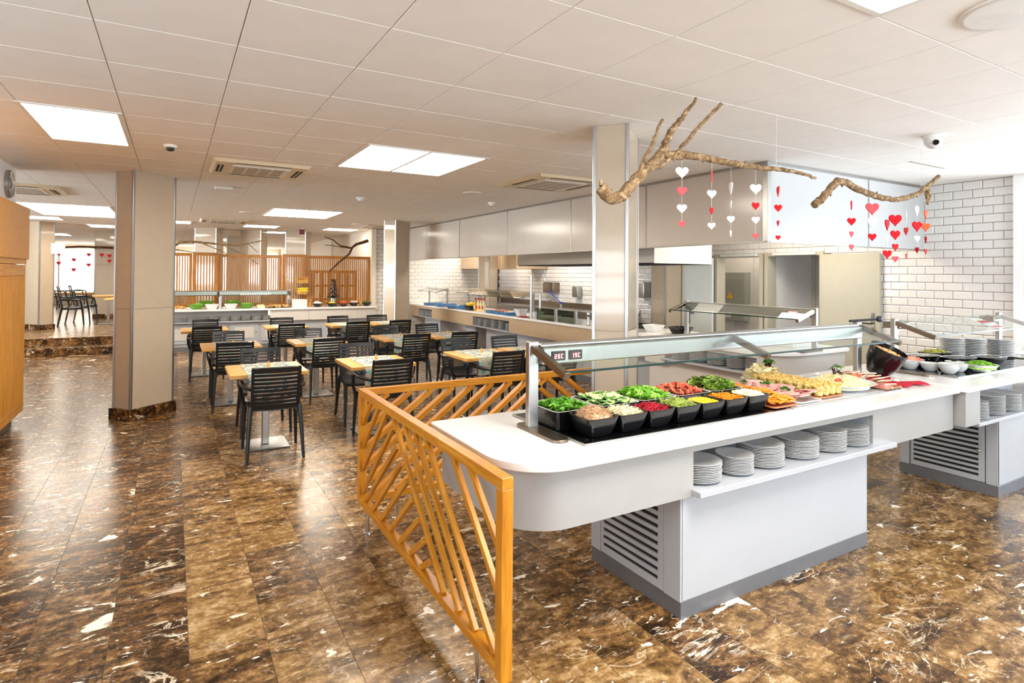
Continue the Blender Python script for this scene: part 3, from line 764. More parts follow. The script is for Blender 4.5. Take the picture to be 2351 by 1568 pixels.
# seven small square black bowls along the front
sqme = vessel([(.058,0),(.062,.004),(.081,.05),(.0905,.088),(.0905,.092),(.0855,.092),(.075,.05),(.055,.012),(.001,.012)], 9, 32).mesh('salad_bowl', 'black_cer', smooth=True, angle=50)
fills = [('flaked_tuna','tuna','flaked tuna','heaped brown flaked tuna','shred',.011,420,.055),('bean_sprouts','sprout','bean sprouts','pale bean sprouts','shred',.02,300,.03),
  ('grated_beetroot','beet','grated beetroot','dark red grated beetroot','shred',.017,380,.026),('green_beans','bean','cut green beans','cut green beans','bean',.013,260,.03),
  ('sweetcorn','corn','sweetcorn','yellow sweetcorn kernels','ball',.011,420,.018),('grated_carrot','carrot','grated carrot','orange grated carrot','shred',.018,360,.024),
  ('cabbage_pieces','onion','white cabbage','white cabbage pieces','bean',.014,180,.028)]
for k, (nm, fm, short, desc, kd, sz, n, h) in enumerate(fills):
    x = 1.762+.187*k; y = 2.243
    tag(link('salad_bowl', sqme, None, (x,y,ZP)), f'square black melamine bowl holding {desc}, front row of salad counter', 'bowl', 'square black salad bowls')
    heap(nm, F[fm], f'{desc} filling square black bowl in front row', short, (x,y,ZP+.072), 0, seed=k+1, n=n, hx_=.077, hy_=.077, h=h, kind=kd, size=sz, p=4)
# five deeper trays behind, black outside and white inside
trays = [('lambs_lettuce','cress','dark green lamb\'s lettuce leaves','leaf',.022,330,.035),(None,'cuc','',0,0,0,0),('cut_lettuce','lettuce','bright green cut lettuce','leaf',.024,330,.05),(None,'tomato','',0,0,0,0),('curly_lettuce','lollo','curly red and green lettuce','leaf',.03,260,.06)]
tb = MB(); vessel([(.128,0),(.132,.004),(.134,.088),(.136,.09)], 11, 36, 1, 1.06, tb); vessel([(.132,.0895),(.136,.092),(.127,.092),(.122,.02),(.001,.02)], 11, 36, 1, 1.06, tb, m=1)
trme = tb.mesh('salad_tray', ['black_cer', 'white_cer'], smooth=True, angle=50)
names = ['lamb\'s lettuce','cucumber slices','cut lettuce','tomato wedges','red curly lettuce']
for k, (nm, fm, desc, kd, sz, n, h) in enumerate(trays):
    x = 1.757+.278*k; y = 2.497
    tag(link('salad_tray', trme, None, (x,y,ZP)), f'deep black tray with white inside holding {names[k]}, back row', 'tray', 'deep salad trays')
    if nm: heap(nm, F[fm], f'{desc} heaped in back row tray of salad counter', 'salad', (x,y,ZP+.066), 0, seed=20+k, n=n, hx_=.118, hy_=.125, h=h, kind=kd, size=sz, p=4)
o = scatter(44, 70, .1, .1, .05, 'leaf', .028, 3, fill=False).build('dark_lettuce', F['lollo_dark'], None, (1.757+.278*4, 2.497, ZP+.072), smooth=True)
tag(o, 'dark purple lollo rosso leaves scattered on the curly lettuce', 'salad', kind='stuff')
R = random.Random(11)
cb = MB(); vessel([(.024,-.0025),(.0265,-.002),(.0265,.002),(.024,.0025)], 2, 16, 1, 1, cb, m=1); vessel([(.0235,-.003),(.0235,.003)], 2, 16, 1, 1, cb, m=0)
cume = cb.mesh('cucumber_slice', [F['cuc'], F['cuc_skin']])
for i in range(7):
    for j in range(10):
        x = 1.757+.278-.098+.033*i+R.uniform(-.006,.006); y = 2.497-.105+.0235*j+R.uniform(-.005,.005)
        z = ZP+.077+.035*(1-((i-3)/4)**2)*(1-((j-4.5)/6)**2)+R.uniform(0,.01)+.002*(j % 2)
        tag(link('cucumber_slice', cume, None, (x,y,z), (R.uniform(.1,.5),R.uniform(-.3,.3),R.uniform(0,6))), f'cucumber slice in back row tray, {ORD[i]} file from left, {ORD[j]} rank from front', 'cucumber', 'cucumber slices in the salad tray')
tag(vessel([(.118,0),(.112,.02),(.06,.04)], 4, 24).build('cucumber_base', F['cuc'], None, (1.757+.278,2.497,ZP+.045), smooth=True), 'bed of cucumber under the slices in the tray', 'cucumber', kind='stuff')
wb_ = MB()
for q in range(5):
    a0 = -1.0+q*.5
    wb_.v += [(.028*math.sin(a0),0,.028*math.cos(a0)-.02)]
n0 = len(wb_.v); wb_.v += [(0.0,-.011,-.012),(0.0,.011,-.012)]
wb_.f = [(i,i+1,n0) for i in range(4)]+[(i+1,i,n0+1) for i in range(4)]+[(0,n0,n0+1),(4,n0+1,n0)]; wb_.mi = [0]*len(wb_.f)
tome = wb_.mesh('tomato_wedge', F['tomato'], smooth=True)
for i in range(60):
    u, v = (i % 6-2.5)/2.75+R.uniform(-.12,.12), (i//6-4.5)/4.9+R.uniform(-.06,.06)
    z = ZP+.085+.035*(1-u*u)*(1-v*v)+R.uniform(0,.012)
    tag(link('tomato_wedge', tome, None, (1.757+.278*3+.10*u,2.497+.105*v,z), (R.uniform(-1.2,1.2),R.uniform(-1,1),R.uniform(0,6))), f'tomato wedge in back row tray, {ORD[i % 6]} file from left, {ORD[i//6]} rank from front', 'tomato', 'tomato wedges in the salad tray')
tag(vessel([(.118,0),(.112,.02),(.06,.04)], 4, 24).build('tomato_base', F['tomato'], None, (1.757+.278*3,2.497,ZP+.045), smooth=True), 'bed of tomato under the wedges in the tray', 'tomato', kind='stuff')

# second half of the island: platters of carrot, ham, pasta cups, egg salad and flatbread
def board(name, mat, label, x0, x1, y0, y1, z=ZP, h=.014, foot=True):
    cx, cy = (x0+x1)/2, (y0+y1)/2
    return tag(vessel([((1)*.98,.004),(1,.006),(1,h),(.96,h),(.94,h-.004),(.001,h-.004)], 14, 32, (x1-x0)/2, (y1-y0)/2).build(name, mat, None, (cx,cy,z), smooth=True, angle=50), label, 'plate')
board('serving_plate', 'terracotta', 'terracotta serving slab under the orange carrot slices', 2.99, 3.22, 2.14, 2.70)
board('serving_plate', 'white_cer', 'white serving slab under the folded pink ham', 3.24, 3.47, 2.15, 2.71)
board('serving_plate', 'terracotta', 'terracotta serving slab under the pasta salad cups', 3.49, 3.75, 2.18, 2.73)
board('serving_plate', 'terracotta', 'terracotta serving slab under the flatbread pieces', 4.16, 4.36, 2.13, 2.60, z=.912)
csb = MB()
for q in range(9):
    x_ = -.022+.0055*q; csb.v += [(x_,-.018,.0035 if q % 2 else .0015),(x_,.018,.0035 if q % 2 else .0015),(x_,-.018,-.0035 if q % 2 else -.0055),(x_,.018,-.0035 if q % 2 else -.0055)]
for q in range(8):
    a = 4*q; csb.f += [(a,a+4,a+5,a+1),(a+2,a+3,a+7,a+6),(a,a+2,a+6,a+4),(a+1,a+5,a+7,a+3)]
csb.f += [(0,1,3,2),(32,34,35,33)]; csb.mi = [0]*len(csb.f)
csme = csb.mesh('carrot_slice', F['carrot_slice'])
for i in range(5):
    for j in range(16):
        for k in range(2 if 0 < i < 4 else 1):
            tag(link('carrot_slice', csme, None, (3.105-.076+.038*i+R.uniform(-.007,.007), 2.165+.033*j+R.uniform(-.005,.005), ZP+.024+.045*(1-((i-2)/2.6)**2)*(.45+.55*min(1,j/5))*(1 if k == 0 else .5)+R.uniform(0,.012)),
                 (R.uniform(-.5,.5),R.uniform(-.4,.4),R.uniform(-.5,.5))), f'orange carrot slice on terracotta slab, {ORD[i]} file from left, {ORD[j]} rank, {("lower","upper")[k]} layer', 'carrot', 'crinkle cut carrot slices')
def foldham(b, x, y, z, r, a, rr):
    e = Matrix.Translation((x,y,z)) @ Euler((rr.uniform(.15,.4),rr.uniform(-.2,.2),a)).to_matrix().to_4x4()
    pts = ring(r, 2.2, 14); vs = [(px,py,.006*math.sin(6*px/r)) for px, py in pts]; n = len(vs)
    b.add(vs+[(x_,y_,z_-.004) for x_,y_,z_ in vs], [tuple(range(n)), tuple(range(2*n-1,n-1,-1))]+[(i,n+i,n+(i+1)%n,(i+1)%n) for i in range(n)], 0, e)
hm = MB(); foldham(hm, 0,0,0,.055,0,R); hame = hm.mesh('ham_slice', F['ham'], smooth=True)
for j in range(13):
    for i in range(2):
        tag(link('ham_slice', hame, None, (3.315+.08*i+R.uniform(-.01,.01),2.20+.037*j,ZP+.03+.012*i+R.uniform(0,.015)), (R.uniform(-.5,-.1),R.uniform(-.3,.3),R.uniform(-.4,.4))), f'pink ham slice on white slab, {("left","right")[i]} file, {ORD[j]} from front', 'ham', 'ham slices on the white slab')
for x, y in ((3.33,2.32),(3.38,2.5),(3.3,2.6)):
    tag(scatter(int(y*100),9,.025,.025,.012,'leaf',.018,2,fill=False).build('herb_sprig', F['herb'], None, (x,y,ZP+.055), smooth=True), 'green herb sprig garnishing the pink ham, '+{2.32:'front one',2.5:'middle one',2.6:'back one'}[y], 'herb')
cupme = vessel([(.024,0),(.026,.003),(.032,.062),(.03,.062),(.0245,.005),(.001,.005)], 2, 18).mesh('dessert_cup', 'glass', smooth=True)
cupf = scatter(3, 46, .0275, .0275, .014, 'bean', .008, 2, base=.056); vessel([(.024,.006),(.0295,.06)], 2, 14, 1, 1, cupf)
cupfme = cupf.mesh('pasta_salad', F['pasta'])
for i in range(4):
    for j in range(8):
        t = thing('dessert_cup', f'clear cup of pasta salad, {ORD[j]} from the front in {("left","second","third","right")[i]} row on terracotta', 'cup', (3.523+.064*i,2.215+.0655*j,ZP+.012), R.uniform(0,6), 'pasta salad cups')
        link('glass_cup', cupme, t); link('pasta_salad', cupfme, t)
def oval(name, mat, label, x, y, z, rx, ry, h=.03, rot=0):
    return tag(vessel([(.55,0),(.6,.003),(.85,h*.6),(1,h-.003),(1,h),(.96,h),(.62,.008),(.001,.008)], 2.4, 36, rx, ry).build(name, mat, None, (x,y,z), (0,0,rot), smooth=True), label, 'platter')
oval('oval_platter', 'white_cer', 'large oval white platter of egg salad with grapes and tomato', 3.97, 2.34, ZP, .22, .2, .05)
heap('egg_salad', F['egg'], 'pale egg and pasta salad heaped on large oval platter', 'salad', (3.97,2.34,ZP+.03), 0, seed=71, n=900, hx_=.19, hy_=.17, h=.06, kind='bean', size=.009, p=2)
oval('oval_platter', 'white_cer', 'oval white platter of cheese slices behind the pasta cups', 3.72, 2.87-.1, .912, .2, .09, .03)
heap('cheese_slices', F['cheese'], 'fan of pale cheese slices on oval platter behind pasta cups', 'cheese', (3.72,2.77,.935), 0, seed=73, n=120, hx_=.17, hy_=.07, h=.09, kind='leaf', size=.03, p=2)
grme = MB().lathe([(.001,-.012),(.009,-.009),(.013,0),(.009,.009),(.001,.012)], 12).mesh('grape', F['grape'], smooth=True)
for k, (x, y, z) in enumerate(((3.70,2.72,1.035),(3.73,2.715,1.03),(3.715,2.70,1.05),(3.745,2.735,1.04),(3.95,2.37,1.015),(3.98,2.36,1.02),(3.965,2.385,1.03),(3.99,2.345,1.005))):
    w_ = 'cheese platter' if k < 4 else 'egg salad platter'
    tag(link('grape', grme, None, (x,y,z)), f'dark red grape garnishing the {w_}, {("leftmost","second","third","rightmost")[k % 4]} of four', 'grape', f'grapes on the {w_}')
for k, (x, y, z, l) in enumerate(((3.72,2.71,1.04,'herb leaves beside grapes on cheese platter'),(3.97,2.37,1.035,'rosemary sprig standing among grapes on egg salad'))):
    tag(scatter(90+k,14,.04,.03,.03,'leaf' if k == 0 else 'shred',.024,2,fill=False).build('herb_sprig', F['herb'], None, (x,y,z), smooth=True), l, 'herb')
for k, (x, y) in enumerate(((3.84,2.25),(3.86,2.27),(3.83,2.28),(4.09,2.28),(4.11,2.30),(4.08,2.31))):
    tag(link('tomato_wedge', tome, None, (x,y,ZP+.085), (.4*k,.5,k)), f'{ORD[k % 3]} tomato wedge on '+('left' if k < 3 else 'right')+' edge of egg salad platter', 'tomato', 'tomato garnish '+('left' if k < 3 else 'right'))
fb = MB(); pts = [(.06*math.cos(a),.035*math.sin(a)) for a in [i*2*PI/10 for i in range(10)]]; fb.prism(pts,0,.007); fbme = fb.mesh('flatbread', F['flat'], bevel=.002)
for j in range(14):
    tag(link('flatbread_slice', fbme, None, (4.26+R.uniform(-.03,.03),2.17+.03*j,.935+.01*(j % 3)+.03*math.sin(PI*j/13)), (R.uniform(-.5,-.2),R.uniform(-.15,.15),R.uniform(-.5,.5))), f'pale flatbread slice fanned on terracotta slab, {ORD[j]} from front', 'bread', 'flatbread slices')
heap('cured_meat', F['ham'], 'cured meat folds at front edge of flatbread slab', 'ham', (4.2,2.17,.925), 0, seed=77, n=24, hx_=.035, hy_=.03, h=.012, kind='leaf', size=.025, p=2)
def napk(x, y, a, s_, label): return tag(MB().sheet(lambda u, v: (s_*(u-.5), s_*(v-.5)*.8, .004+.006*math.sin(3*u+2*v)), 6, 5, .004).build('red_napkin', 'napkin', None, (x,y,.905), (0,0,a), smooth=True), label, 'napkin')
napk(4.53,2.25,.2,.22,'red napkin lying flat on counter before tilted black bowl'); napk(4.66,2.20,.9,.16,'red napkin with corner pointing towards the counter end')
napk(4.63,2.44,.5,.2,'red napkin under the tilted black crouton bowl')
tb = thing('tilted_bowl', 'tall black bowl tilted forward on red napkins, full of croutons', 'bowl', (4.62,2.45,.915), -.35)
tilt = Euler((-.0,.38,0)).to_matrix()
vessel([(.05,0),(.07,.004),(.115,.1),(.128,.21),(.128,.215),(.122,.215),(.108,.1),(.06,.012),(.001,.012)], 2, 36).build('bowl_body', 'black_cer', tb, (0,0,.028), Euler((.38,.22,0)).to_matrix(), smooth=True)
scatter(81, 120, .11, .11, .02, 'cube', .02, 2, base=.165).build('croutons', F['crouton'], tb, (0,0,.028), Euler((.38,.22,0)).to_matrix())['kind'] = 'stuff'
# plates on the island's shelf
for k, (x, r, n, lab) in enumerate(((2.33,.125,11,'first stack from rounded end, island shelf'),(2.585,.098,12,'small second stack, island shelf'),(2.83,.125,14,'tall third stack, island shelf'),(3.145,.125,13,'fourth stack, island shelf'),(3.42,.125,14,'fifth stack, island shelf'),(3.66,.12,12,'sixth and last stack, island shelf'))):
    pt = (.0083,.0076,.0080,.0078,.0082,.0088)[k]
    stack(x, 1.995+r, .636, r, n, lab, 'plates on the salad counter shelf', pitch=pt)
# ---------------------------------------------------------------- slatted oak screen round the island
scr = thing('slatted_screen', 'honey oak corner screen of diagonal slats beside rounded counter end', 'screen', (1.1,3.86,0))
def sb(nm, p0, p1, w_, h_, up=(0,0,1)): return beam(nm, 'oak', scr, Vector(p0)-Vector((1.1,3.86,0)), Vector(p1)-Vector((1.1,3.86,0)), w_, h_, up)
Z0, Z1 = .155, .905
sb('rail', (1.1,1.915,Z1-.0225), (1.1,3.885,Z1-.0225), .05, .045); sb('rail', (1.1,1.96,Z0+.02), (1.1,3.885,Z0+.02), .05, .04)
sb('post', (1.1,1.94,Z0-.02), (1.1,1.94,Z1-.045), .05, .05, (0,1,0)); sb('post', (1.1,3.86,Z0+.04), (1.1,3.86,Z1-.045), .05, .05, (0,1,0))
sb('rail', (1.125,3.86,Z1-.0225), (3.12,3.86,Z1-.0225), .045, .045); sb('rail', (1.125,3.86,Z0+.02), (3.10,3.86,Z0+.02), .045, .04)
sb('post', (3.10,3.86,Z0+.04), (3.10,3.86,Z1-.045), .045, .045, (0,1,0))
zb, zt = Z0+.04, Z1-.045
def yz(y0, z0, y1, z1): sb('slat', (1.1,y0,z0), (1.1,y1,z1), .030, .022, (1,0,0))
for (y0,z0,y1,z1) in ((3.835,.68,3.66,zt),(3.835,.53,3.50,zt),(3.835,.38,3.345,zt),(3.835,.225,3.24,.79),(3.76,zb,3.165,.70),(3.60,zb,3.10,.62),(3.435,zb,3.0,.56),(3.27,zb,2.91,.49),(3.10,zb,2.83,.41),(2.94,zb,2.75,.34),(2.78,zb,2.65,.28)):
    yz(y0,z0,y1,z1)
for (y0,z0,y1,z1) in ((3.24,zt,2.50,zb),(3.06,zt,2.33,zb),(2.90,zt,2.17,zb),(2.745,zt,2.0,zb),(2.42,zt,1.965,.43),(2.25,zt,1.965,.61)):
    yz(y0,z0,y1,z1)
def xz(x0, z0, x1, z1): sb('slat', (x0,3.86,z0), (x1,3.86,z1), .032, .05, (0,1,0))
for k in range(9):
    xt = 1.27+.160*k
    xb = xt-(zt-zb)*1.345
    if xb < 1.125: xz(xt, zt, 1.125, zt-(xt-1.125)/1.345)
    else: xz(xt, zt, xb, zb)
for k in range(3):
    xt = 2.40+.162*k; L = min(3.10-.02-xt, (zt-zb)*1.3)
    if k == 0: xz(2.46, zt-.05, 2.46+.55*.97, zt-.05-.55*.75)
    else: xz(xt, zt, xt+L, zt-L/1.3)
for (x, y) in ((1.1,3.72),(1.1,2.15),(1.34,3.86),(2.7,3.86)):
    MB().lathe([(.03,0),(.03,.006),(.012,.012),(.012,Z0)], 14).build('foot', 'chrome', scr, (x-1.1,y-3.86,0), smooth=True)

# ---------------------------------------------------------------- dining chairs, tables and what lies on them
def make_chair():
    t = thing('dining_chair', 'black slatted resin armchair', 'chair')
    BW = .205
    def back(u, v):                                   # v: 0 at the seat, 1 at the top rail
        x = (BW+.0*v)*(2*u-1)
        return Vector((x, -.185-.095*v-.025*(1-(2*u-1)**2)*1.0, .44+.395*v))
    MB().sheet(lambda u, v: (.225*(2*u-1)*(1-.06*(1-v)), -.20+.44*v, .445+.012*(2*u-1)**2-.012*math.sin(PI*v)+(-.02*max(0,v-.85)/.15)), 8, 8, .022).build('seat', 'chair', t, smooth=True)
    fr = MB()
    for s in (-1, 1):
        u0 = 0 if s < 0 else 1
        pts = [back(u0, v/6)+Vector((0,0,0)) for v in range(7)]
        fr.sheet(lambda u, v, s=s: back(.5+s*(.5-.055*u), v), 1, 8, .026)
    fr.sheet(lambda u, v: back(u, .88+.12*v-.035*abs(2*u-1)**6*v), 12, 2, .026)
    fr.build('back_frame', 'chair', t, smooth=True)
    for k in range(8):
        v0 = .16+.0905*k
        MB().sheet(lambda u, v, v0=v0: back(.05+.9*u, v0+.056*v), 8, 1, .014).build('slat', 'chair', t, smooth=True)
    MB().sheet(lambda u, v: back(.05+.9*u, .03+.10*v), 8, 1, .014).build('lower_rail', 'chair', t, smooth=True)
    for s in (-1, 1):
        MB().tube([(s*.235,-.275,0),(s*.222,-.235,.25),(s*.208,-.195,.45),(s*.205,-.19,.48)], [.013,.018,.021,.02], 8).build('leg', 'chair', t, smooth=True)
        MB().tube([(s*.238,.245,0),(s*.232,.225,.25),(s*.225,.205,.43)], [.013,.018,.022], 8).build('leg', 'chair', t, smooth=True)
        MB().tube([(s*.228,.20,.42),(s*.262,.19,.52),(s*.268,.165,.63),(s*.266,.12,.655),(s*.262,-.02,.65),(s*.245,-.16,.645),(s*.205,-.235,.64)], [.018,.016,.018,.02,.021,.019,.014], 8).build('armrest', 'chair', t, smooth=True)
    MB().box(-.2,.17,.41,.2,.2,.44).box(-.205,-.19,.405,-.185,.18,.44).box(.185,-.19,.405,.205,.18,.44).build('seat_frame', 'chair', t, bevel=.004)
    return t
ch = make_chair(); CH = Proto(ch, [(k, []) for k in kids(ch)])
def make_table():
    t = thing('dining_table', 'small square beech dining table', 'table')
    MB().box(-.34,-.335,.707,.34,.335,.745).build('tabletop', 'beech', t, bevel=.004)
    MB().box(-.03,-.05,.02,.03,.05,.70).build('pedestal', 'steel', t, bevel=.004)
    MB().box(-.2,-.2,.006,.2,.2,.018).build('base_plate', 'steel', t, bevel=.004)
    MB().box(-.2,-.2,0,.2,.2,.007).build('base_edge', 'black_plastic', t)
    MB().box(-.25,-.03,.69,.25,.03,.707).box(-.03,-.25,.69,.03,.25,.707).build('top_bracket', 'black_plastic', t)
    return t
tt = make_table(); TB = Proto(tt, [(k, []) for k in kids(tt)])
rb = MB(); rb.uv = []
RL = .335
def runfn(u, v):
    s_ = (v-.5)*1.06; a = abs(s_); sg = 1 if s_ > 0 else -1
    if a <= RL: return (.215*(2*u-1), s_, .7475)
    d = a-RL
    return (.215*(2*u-1)+.004*math.sin(9*u)*d*4, sg*(RL+.006+.012*math.sin(7*u)*d*3), .7475-d)
rb.sheet(runfn, 10, 32, .002)
rb.uv = [(u*.43, v*1.06) for u, v in rb.uv]
runme = rb.mesh('table_runner', 'cloth', smooth=True, angle=60)
shk = MB().lathe([(.016,0),(.018,.004),(.015,.03),(.011,.04)], 14); shk2 = MB().lathe([(.012,.0),(.012,.012),(.004,.016)], 14)
shme, shcap = shk.mesh('shaker_body', 'beech', smooth=True), shk2.mesh('shaker_cap', 'chrome', smooth=True)
fkb = MB().box(-.003,-.09,0,.003,.03,.003).box(-.01,.03,0,.01,.05,.003)
for q in range(4): fkb.box(-.01+.0055*q,.05,0,-.0065+.0055*q,.09,.003)
fkme = fkb.mesh('fork', 'steel'); knme = MB().box(-.004,-.1,0,.004,0,.003).box(-.008,0,0,.006,.1,.002).mesh('knife', 'steel')
ROWS = [('front row', 5.79+.335, [(.79,'first'),(1.87,'second'),(3.14,'third'),(3.88,'fourth')]),
        ('middle row', 8.33, [(.65,'first'),(1.72,'second'),(2.91,'third'),(3.68,'fourth')]),
        ('back row', 10.78, [(.45,'first'),(1.70,'second'),(2.77,'third'),(3.53,'fourth')])]
R = random.Random(21)
for rn, y, xs_ in ROWS:
    for i, (x, o_) in enumerate(xs_):
        wh = f'{o_} table from the left, {rn}'
        TB.place((x,y,0), R.uniform(-.02,.02), f'beech pedestal dining table with starfish runner, {o_} from the left in {rn}', 'beech dining tables')
        tag(link('table_runner', runme, None, (x+.015,y,0), (0,0,R.uniform(-.02,.02))), f'linen runner with blue starfish print on {wh}', 'table runner', 'starfish table runners')
        CH.place((x+.02+R.uniform(-.02,.02), y-.30+R.uniform(-.03,.02), 0), R.uniform(-.06,.06), f'black slatted armchair, near side of {wh}', 'black dining armchairs')
        CH.place((x+.05+R.uniform(-.02,.02), y+.60+R.uniform(-.03,.03), 0), PI+R.uniform(-.06,.06), f'black slatted armchair, far side of {wh}', 'black dining armchairs')
        if rn != 'back row':
            t = thing('salt_shaker', f'small wooden salt shaker on {wh}', 'shaker', (x+.03,y+.05,.7487)); link('body', shme, t); link('cap', shcap, t, (0,0,.04))
            for k, (dy, me, nm) in enumerate(((-.2,fkme,'fork'),(.2,fkme,'fork'))):
                sd = 'near' if dy < 0 else 'far'
                tag(link('fork', me, None, (x-.09,y+dy,.7487), (0,0,.9+.2*k)), f'steel fork, {sd} side of {wh}', 'cutlery'); tag(link('knife', knme, None, (x+.05,y+dy+.02,.7487), (0,0,.8)), f'steel knife, {sd} side of {wh}', 'cutlery')
# upper room: a table and chairs beyond the steps
TB.place((-1.45,18.35,.32), .1, 'beech pedestal table on the upper level beyond the steps, before a column')
for k, (x, y) in enumerate(((-2.18,18.1),(-2.12,18.75),(-2.02,19.4))):
    CH.place((x,y,.32), -PI/2+.1, f'black slatted armchair on upper level beyond steps, {ORD[k]} in file beside lone table', 'armchairs on the upper level')
for k, (x, y) in enumerate(((-4.1,26.0),(-3.85,26.7),(-3.3,26.2),(-3.05,26.9),(-4.9,27.2),(-4.5,28.0))):
    CH.place((x,y,.32), -PI/2+.3*(k % 2), f'black armchair far off by the bright blinds on upper level, {ORD[k]} of left cluster', 'far armchairs by the blinds')
for k, (x, y) in enumerate(((-2.3,26.0),(-2.1,26.8),(-1.9,27.6))):
    CH.place((x,y,.32), PI/2, f'black armchair far off by the bright blinds on upper level, {ORD[k]} of right cluster', 'far armchairs by the blinds')
link_t = TB.place((-1.0,16.2,.32), 0, 'beech pedestal table on the upper level mostly hidden behind the near column')
CH.place((-.75,17.6,.32), PI, 'black armchair on the upper level half hidden behind near column')

# ---------------------------------------------------------------- second buffet counter to the right
c2_ = thing('buffet_counter', 'white buffet counter by the tiled wall with bowls and stacked plates', 'counter', (6.4,2.4,0))
def cp(b, name, mat, **k): return b.build(name, mat, c2_, (-6.4,-2.4,0), **k)
cp(MB().box(4.795,1.925,.87,7.75,2.90,.908), 'countertop', 'quartz', bevel=.003)
cp(MB().box(4.83,1.955,.62,5.05,1.975,.87), 'apron', 'lam_pearl')
cp(MB().box(4.83,1.975,.62,4.85,2.85,.87), 'apron_side', 'lam_pearl'); cp(MB().box(6.9,2.0,.62,7.7,2.025,.87), 'apron', 'lam_pearl')
cp(MB().box(5.03,2.45,.6,7.0,2.47,.87).box(5.03,1.975,.6,5.05,2.45,.87), 'shelf_recess', 'lam_white'); cp(MB().box(5.03,1.95,.6,7.0,2.47,.625), 'plate_shelf', 'lam_white', bevel=.003)
cp(MB().box(5.46,2.0,.085,7.5,2.02,.6), 'front_panel', 'lam_white', bevel=.002); cp(MB().box(5.475,2.02,.085,7.5,2.69,.6), 'cabinet_body', 'lam_white')
cp(MB().box(5.45,1.995,0,7.5,2.695,.085), 'plinth', 'plinth', bevel=.001)
cp(MB().box(5.455,2.0,.085,5.475,2.075,.6).box(5.455,2.62,.085,5.475,2.69,.6), 'end_stile', 'lam_white')
gd = bpy.data.objects.new('grille_door', None); COL.objects.link(gd); gd.parent = c2_; gd.location = (-6.4,-2.4,0)
slot_door2(gd, 5.468, 2.085, 2.61, .088, .6, 12, (2.115,.33))
sneeze('sneeze_guard', 'glass sneeze guard over the white bowls by the tiled wall', 5.08, 6.98, 2.55, .908, .43, 1, [], tiltw=.30, rail=False)
for gx in (.10, 1.82): MB().box(gx-.09,-.03,.345,gx+.09,.10,.40).build('bracket_box', 'steel_dark', bpy.data.objects[[o.name for o in COL.objects if o.get('label','').startswith('glass sneeze guard over the white bowls')][0]], bevel=.01)
tag(MB().box(0,-.11,0,.2,.11,.002).box(.01,-.1,.002,.19,-.06,.003,1).box(.01,.0,.002,.19,.05,.003,1).build('notice', ['paper', 'red'], None, (6.25,2.41,1.268), (math.atan2(.1,.3),0,0)), 'white and red paper notice lying on sloping glass by tiled wall', 'notice')
coldplate('black glass chilling plate with steel rim below the stacked white bowls', 5.17, 7.3, 2.14, 2.80, .908, 'black_glass')
wbme = vessel(bowlprof(.072,.04,.05,.004), 2, 24).mesh('soup_bowl', 'white_cer', smooth=True)
for k, (x, y, n) in enumerate(((5.30,2.54,2),(5.34,2.41,2),(5.33,2.27,3),(5.50,2.28,2),(5.62,2.35,2))):
    for q in range(n): tag(link('soup_bowl', wbme, None, (x,y,.916+.014*q)), f'white soup bowl, {"topmost" if q == n-1 else ORD[n-1-q]+" from top"} of {ORD[k]} pile on black plate by tiled wall', 'bowl', 'white soup bowls')
bwb = MB(); vessel([(.55,0),(.6,.004),(.85,.04),(1,.078)], 2.5, 32, .15, .095, bwb); vessel([(.975,.0775),(1,.08),(.95,.08),(.8,.04),(.55,.008),(.001,.008)], 2.5, 32, .15, .095, bwb, m=1)
bome = bwb.mesh('oval_bowl', ['black_cer', 'white_cer'], smooth=True, angle=50)
for k, (x, y, fm, lab, kd) in enumerate(((5.68,2.62,'egg','pale potato salad','bean'),(5.80,2.40,'white_dip','thick white dip','ball'),(6.10,2.30,'carrot','orange grated salad','shred'),(6.02,2.68,'pickle','green pickles','bean'))):
    tag(link('oval_bowl', bome, None, (x,y,.918), (0,0,-.3)), f'oval black bowl with white inside holding {lab}, by tiled wall', 'bowl', 'oval black bowls')
    heap('bowl_filling', F[fm], f'{lab} in oval black bowl by tiled wall', 'salad', (x,y,.918+.05), -.3, seed=100+k, n=160, hx_=.13, hy_=.08, h=.025+.02*(k == 3), kind=kd, size=.012 if k != 3 else .02, p=2)
for k, (x, y, fm, lab) in enumerate(((5.44,2.62,'salmon','pink seafood salad'),(5.66,2.19,'lettuce','chopped green salad'))):
    tag(vessel(bowlprof(.12,.06,.06,.005), 2, 28).build('round_bowl', 'white_cer', None, (x,y,.918), smooth=True), f'wide white bowl of {lab} on black plate by tiled wall', 'bowl')
    heap('bowl_filling', F[fm], f'{lab} in wide white bowl by tiled wall', 'salad', (x,y,.955), 0, seed=110+k, n=260, hx_=.105, hy_=.105, h=.04, kind='leaf' if k else 'bean', size=.016, p=2)
for k, (x, r, n) in enumerate(((5.20,.13,11),(5.48,.13,13),(5.76,.13,12))):
    stack(x, 1.965+r, .627, r, n, f'{ORD[k]} stack on shelf under counter by tiled wall', 'plates under the second counter', pitch=.0108)
for k, (x, y, r, n) in enumerate(((6.30,2.66,.1,13),(6.58,2.60,.1,12),(6.92,2.53,.125,11))):
    stack(x, y, .917, r, n, f'{ORD[k]} stack standing on counter by tiled wall', 'plates on top of the second counter', pitch=.015, jit=.004)
tag(vessel(bowlprof(.07,.05,.07,.005), 2, 24).build('white_bowl', 'white_cer', None, (7.5,2.62,.908), smooth=True), 'white cup bowl at far end of counter by tiled wall', 'bowl')
